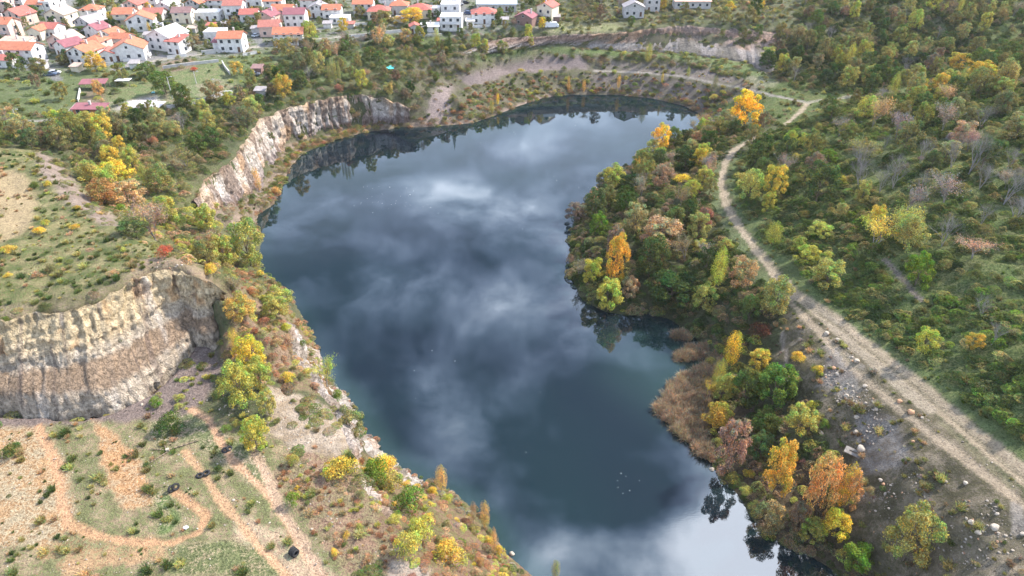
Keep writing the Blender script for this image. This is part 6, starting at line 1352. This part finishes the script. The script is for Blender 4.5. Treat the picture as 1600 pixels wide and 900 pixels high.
# ------------------------------------------------------------------ reeds, stones, floating bits
def pts_in(poly, n, seed, zmin=-1):
    r = np.random.default_rng(seed); P = [W(px, py, .2) for px, py in poly]; xs = [p[0] for p in P]; ys = [p[1] for p in P]
    X = r.uniform(min(xs), max(xs), n*3); Y = r.uniform(min(ys), max(ys), n*3); k = inpoly(X+(fbm(X*.8, Y*.8, 2, 5)-.5)*2.5, Y, P); return X[k][:n], Y[k][:n]
REEDS = [([(1025,640),(1048,600),(1085,580),(1118,556),(1128,580),(1104,620),(1106,690),(1108,735),(1085,700),(1052,675)], 700), ([(1055,555),(1070,542),(1098,538),(1104,550),(1085,562),(1062,565)], 90), ([(1048,525),(1058,518),(1082,522),(1075,532)], 30)]
rt = []
for poly, n in REEDS:
    X, Y = pts_in(poly, n, 900+n); Z = np.maximum(terr_z(X, Y), -.05)
    for x, y, z in zip(X, Y, Z):
        c = np.array([.43, .31, .235])*rg.uniform(.6, 1.25)*rg.uniform(.94, 1.06, 3); w = rg.uniform(1.0, 1.9); rt.append([x, y, z, rg.uniform(0, 6.28), w, w, rg.uniform(.7, 1.9), *c, rg.integers(0, 3), rg.normal()*.35, rg.normal()*.35])
REEDI = [inst_mesh(tuft(760+i, 90, .9), LEAFI) for i in range(3)]
gn_scatter('reed_bed', rt, REEDI, 'flattened tan reeds at the edge of the cove', 'reeds')
ri = []
STI = []
sm, snt, sout = new_mat('loose_stone')
sb = nn(snt, 'ShaderNodeAttribute', attribute_type='INSTANCER', attribute_name='tint').outputs['Color']
sp_ = nn(snt, 'ShaderNodeBsdfPrincipled', {'Base Color': sb, 'Roughness': .95}); snt.links.new(sp_.outputs[0], sout.inputs[0])
for i in range(3): m_ = rock_shape(40+i, 1); m_.materials.append(sm); STI.append(m_)
for poly, n, smax, pale in (([(1290,520),(1330,545),(1360,620),(1440,720),(1430,760),(1340,680),(1300,620),(1280,570)], 900, .55, 1.0), ([(1400,700),(1640,860),(1640,1000),(1440,980),(1400,860)], 1100, .5, .9), ([(1330,720),(1400,760),(1400,860),(1350,820)], 260, .6, .95),
                      ([(420,600),(540,660),(540,760),(450,720)], 500, .45, 1.1), ([(0,670),(480,700),(520,900),(0,900)], 1000, .28, 1.25), ([(300,545),(345,560),(420,640),(360,660),(300,610)], 320, .4, 1.0), ([(440,720),(640,860),(600,900),(470,860)], 400, .35, 1.0),
                      ([(0,630),(180,640),(290,560),(300,600),(120,668),(0,664)], 260, .35, .8), ([(1250,470),(1600,760),(1600,790),(1230,480)], 420, .3, 1.1), ([(200,440),(345,450),(330,420),(240,415)], 200, .5, 1.1), ([(640,200),(740,190),(850,150),(1000,148),(1100,180),(1090,172),(1000,142),(850,145),(700,180)], 500, .7, .9)):
    r = np.random.default_rng(n); px_ = [p[0] for p in poly]; py_ = [p[1] for p in poly]; H0 = [hit(*p) for p in poly]; xs = [p[0] for p in H0]; ys = [p[1] for p in H0]
    X = r.uniform(min(xs), max(xs), n*3); Y = r.uniform(min(ys), max(ys), n*3); k = inpoly(X, Y, H0) & (fbm(X/4, Y/4, 2, 8) > .42); n = int(n*.65); X, Y = X[k][:n], Y[k][:n]; Z = terr_z(X, Y)
    for x, y, z in zip(X, Y, Z):
        s = .09+smax*.85*r.random()**4.5; c = np.array([.35, .30, .245])*pale*r.uniform(.6, 1.25)
        if r.random() < .15: c = c*np.array([1.1, .75, .55])
        ri.append([x, y, z+s*.02, r.uniform(0, 6.28), s*1.4, s, s*.75, *c, r.integers(0, 3), r.normal()*.3, r.normal()*.3])
gn_scatter('rubble', ri, STI, 'loose pale stones scattered over the banks and terrace', 'rubble')
V, F = [], []; r = np.random.default_rng(5)
for cx_, cy_, sx_, sy_, n in ((640,310,60,14,26),(900,250,90,40,26),(760,200,50,20,8),(975,755,30,12,7),(700,570,150,80,4),(830,700,200,90,5),(620,320,40,6,18)):
    for _ in range(n):
        px_, py_ = r.normal(cx_, sx_), r.normal(cy_, sy_); x, y, _z = W(px_, py_, .012); s = r.uniform(.04, .10); a = r.uniform(0, 3.14)
        if not inpoly(np.array([x]), np.array([y]), shoreW)[0]: continue
        i = len(V); V += [(x+s*math.cos(a+q), y+s*math.sin(a+q)*.7, .012) for q in (0, 1.3, 2.4, 3.6, 5.0)]; F.append(tuple(range(i, i+5)))
me = bpy.data.meshes.new('floating_leaves'); me.from_pydata(V, [], F); me.materials.append(simple('pale_leaf', (.62, .60, .55))); link('floating_leaves', me, kind='stuff', label='pale leaves floating on the lake', category='leaves')

# ------------------------------------------------------------------ names and words that tell the plants apart
MARKS = [('the round golden-orange tree by the track bend',1166,200),('the peninsula tip',1000,262),('the vivid golden tree',961,452),('the cove',1010,492),('the reed bed',1090,640),('the biggest bright green tree',1212,650),
 ('the tall orange tree on the east bank',1275,820),('the concrete slab',1335,712),('the round olive-yellow tree',1420,897),('the yellow-topped tree by the track',1296,455),('the lone round green tree on the brambles',1434,458),('the pinkish-tan hillside tree',1526,412),
 ('the pale yellow spreading tree',1375,400),('the bare grey trees',1500,270),('the big leafy hillside tree',1280,325),('the two yellow trees on the crest',1520,115),('the narrow end of the track',1150,240),('the track junction',1262,160),('the pale tree on the far slope',1428,52),
 ('the pink-roofed abandoned shed',1082,20),('the ruined hall',990,30),('the tall cream house',850,38),('the plum-roofed timber house',817,45),('the red dormered house',757,42),('the castle-like house',705,55),('the turquoise tarpaulin',610,108),('the row of thin poplars',524,132),
 ('the long orange-roofed house by the road',452,72),('the white villa',362,84),('the white-roofed house',252,80),('the road-fork house',203,97),('the cypress pair',24,61),('the garden lawn',230,150),('the orange brick outbuilding',140,182),('the end of the white cliff',620,190),
 ('the middle of the white cliff',490,190),('the low end of the white cliff',330,320),('the dry field',20,320),('the pinkish-red plateau bush',257,405),('the plateau rim above the quarry face',120,480),('the quarry buttress',345,470),('the terrace grove',378,650),('the dark bush under the quarry face',262,682),
 ('the star of poles',261,706),('the row of three tyres',460,864),('the big yellow brink bush',530,752),('the vivid green brink bush',527,628),('the orange tree at the water',690,772),('the west bank tip',780,860),('the far shore',900,140),('the second quarry bench',1000,84),('the far end of the quarry benches',1180,110),
 ('the dim valley behind the crest',1350,150),('the frame edge by the upper hillside',1590,200),('the frame edge by the brambles',1590,560),('the middle of the peninsula',1060,330),('the dark slope above the track junction',1290,100),('the wooded slope behind the plateau',200,330),('the allotment track',30,188),
 ('the wood above the white cliff',500,145),('the country road',560,58),('the top edge over the far slope',1500,15),('the winding dirt path',110,820),('the bank under the track fork',1220,540),('the yellow hillside shrub by the narrow track',1165,287),('the quiet corner of the upper plateau',30,235)]
MW = [(n,)+tuple(hit(x, y)[:2]) for n, x, y in MARKS]
KW = {'broad': 'leafy tree', 'poplar': 'slender upright tree', 'bare': 'leafless tree', 'sparse': 'half-bare tree', 'bush': 'bush', 'cone': 'conifer'}
ORD = ['', 'second', 'third', 'fourth', 'fifth', 'sixth', 'seventh', 'eighth', 'ninth', 'tenth', 'eleventh', 'twelfth', 'thirteenth', 'fourteenth', 'fifteenth']
bins = {}
for T in THINGS:
    o, kind, col, x, y, z, w, h, lab, grp = T
    if lab: o['label'] = lab; continue
    ds = [math.hypot(x-m[1], y-m[2]) for m in MW]; i = int(np.argmin(ds)); dx, dy = x-MW[i][1], y-MW[i][2]
    rel = ('beyond' if dy > 0 else 'in front of') if abs(dy) > abs(dx) else ('to the right of' if dx > 0 else 'to the left of')
    sz = ('small' if w < 2.2 else 'wide' if w > 3.2 else '') if kind == 'bush' else ('small' if w < 4.6 else 'large' if w > 7.2 else '')
    bins.setdefault((sz, col, kind, rel, i), []).append((ds[i], o))
for (sz, col, kind, rel, i), v in bins.items():
    v.sort(key=lambda t: t[0])
    for k, (d, o) in enumerate(v):
        word = PAL[col][1] if kind != 'bare' else 'grey'
        desc = ' '.join(s for s in (sz, word, KW[kind]) if s)
        o['label'] = (desc+' '+rel+' '+MW[i][0]) if k == 0 else (ORD[min(k, 14)]+' '+desc+' '+rel+' '+MW[i][0])
        if len(o['label'].split()) > 15: o['label'] = o['label'].replace(sz+' ', '', 1) if sz else o['label'].replace('leafy ', '').replace('the ', '', 1)
        if len(v) > 1: o['group'] = 'trees around the lake' if kind != 'bush' else 'bushes around the lake'
for T in THINGS:
    T[0]['group'] = {'bush': 'bushes around the lake', 'bare': 'bare trees around the lake', 'poplar': 'slender trees around the lake'}.get(T[1], 'leafy trees around the lake')
for o in list(SC.objects):
    if o.parent is None and o.name.split('.')[0] == 'house': o['group'] = 'village houses'
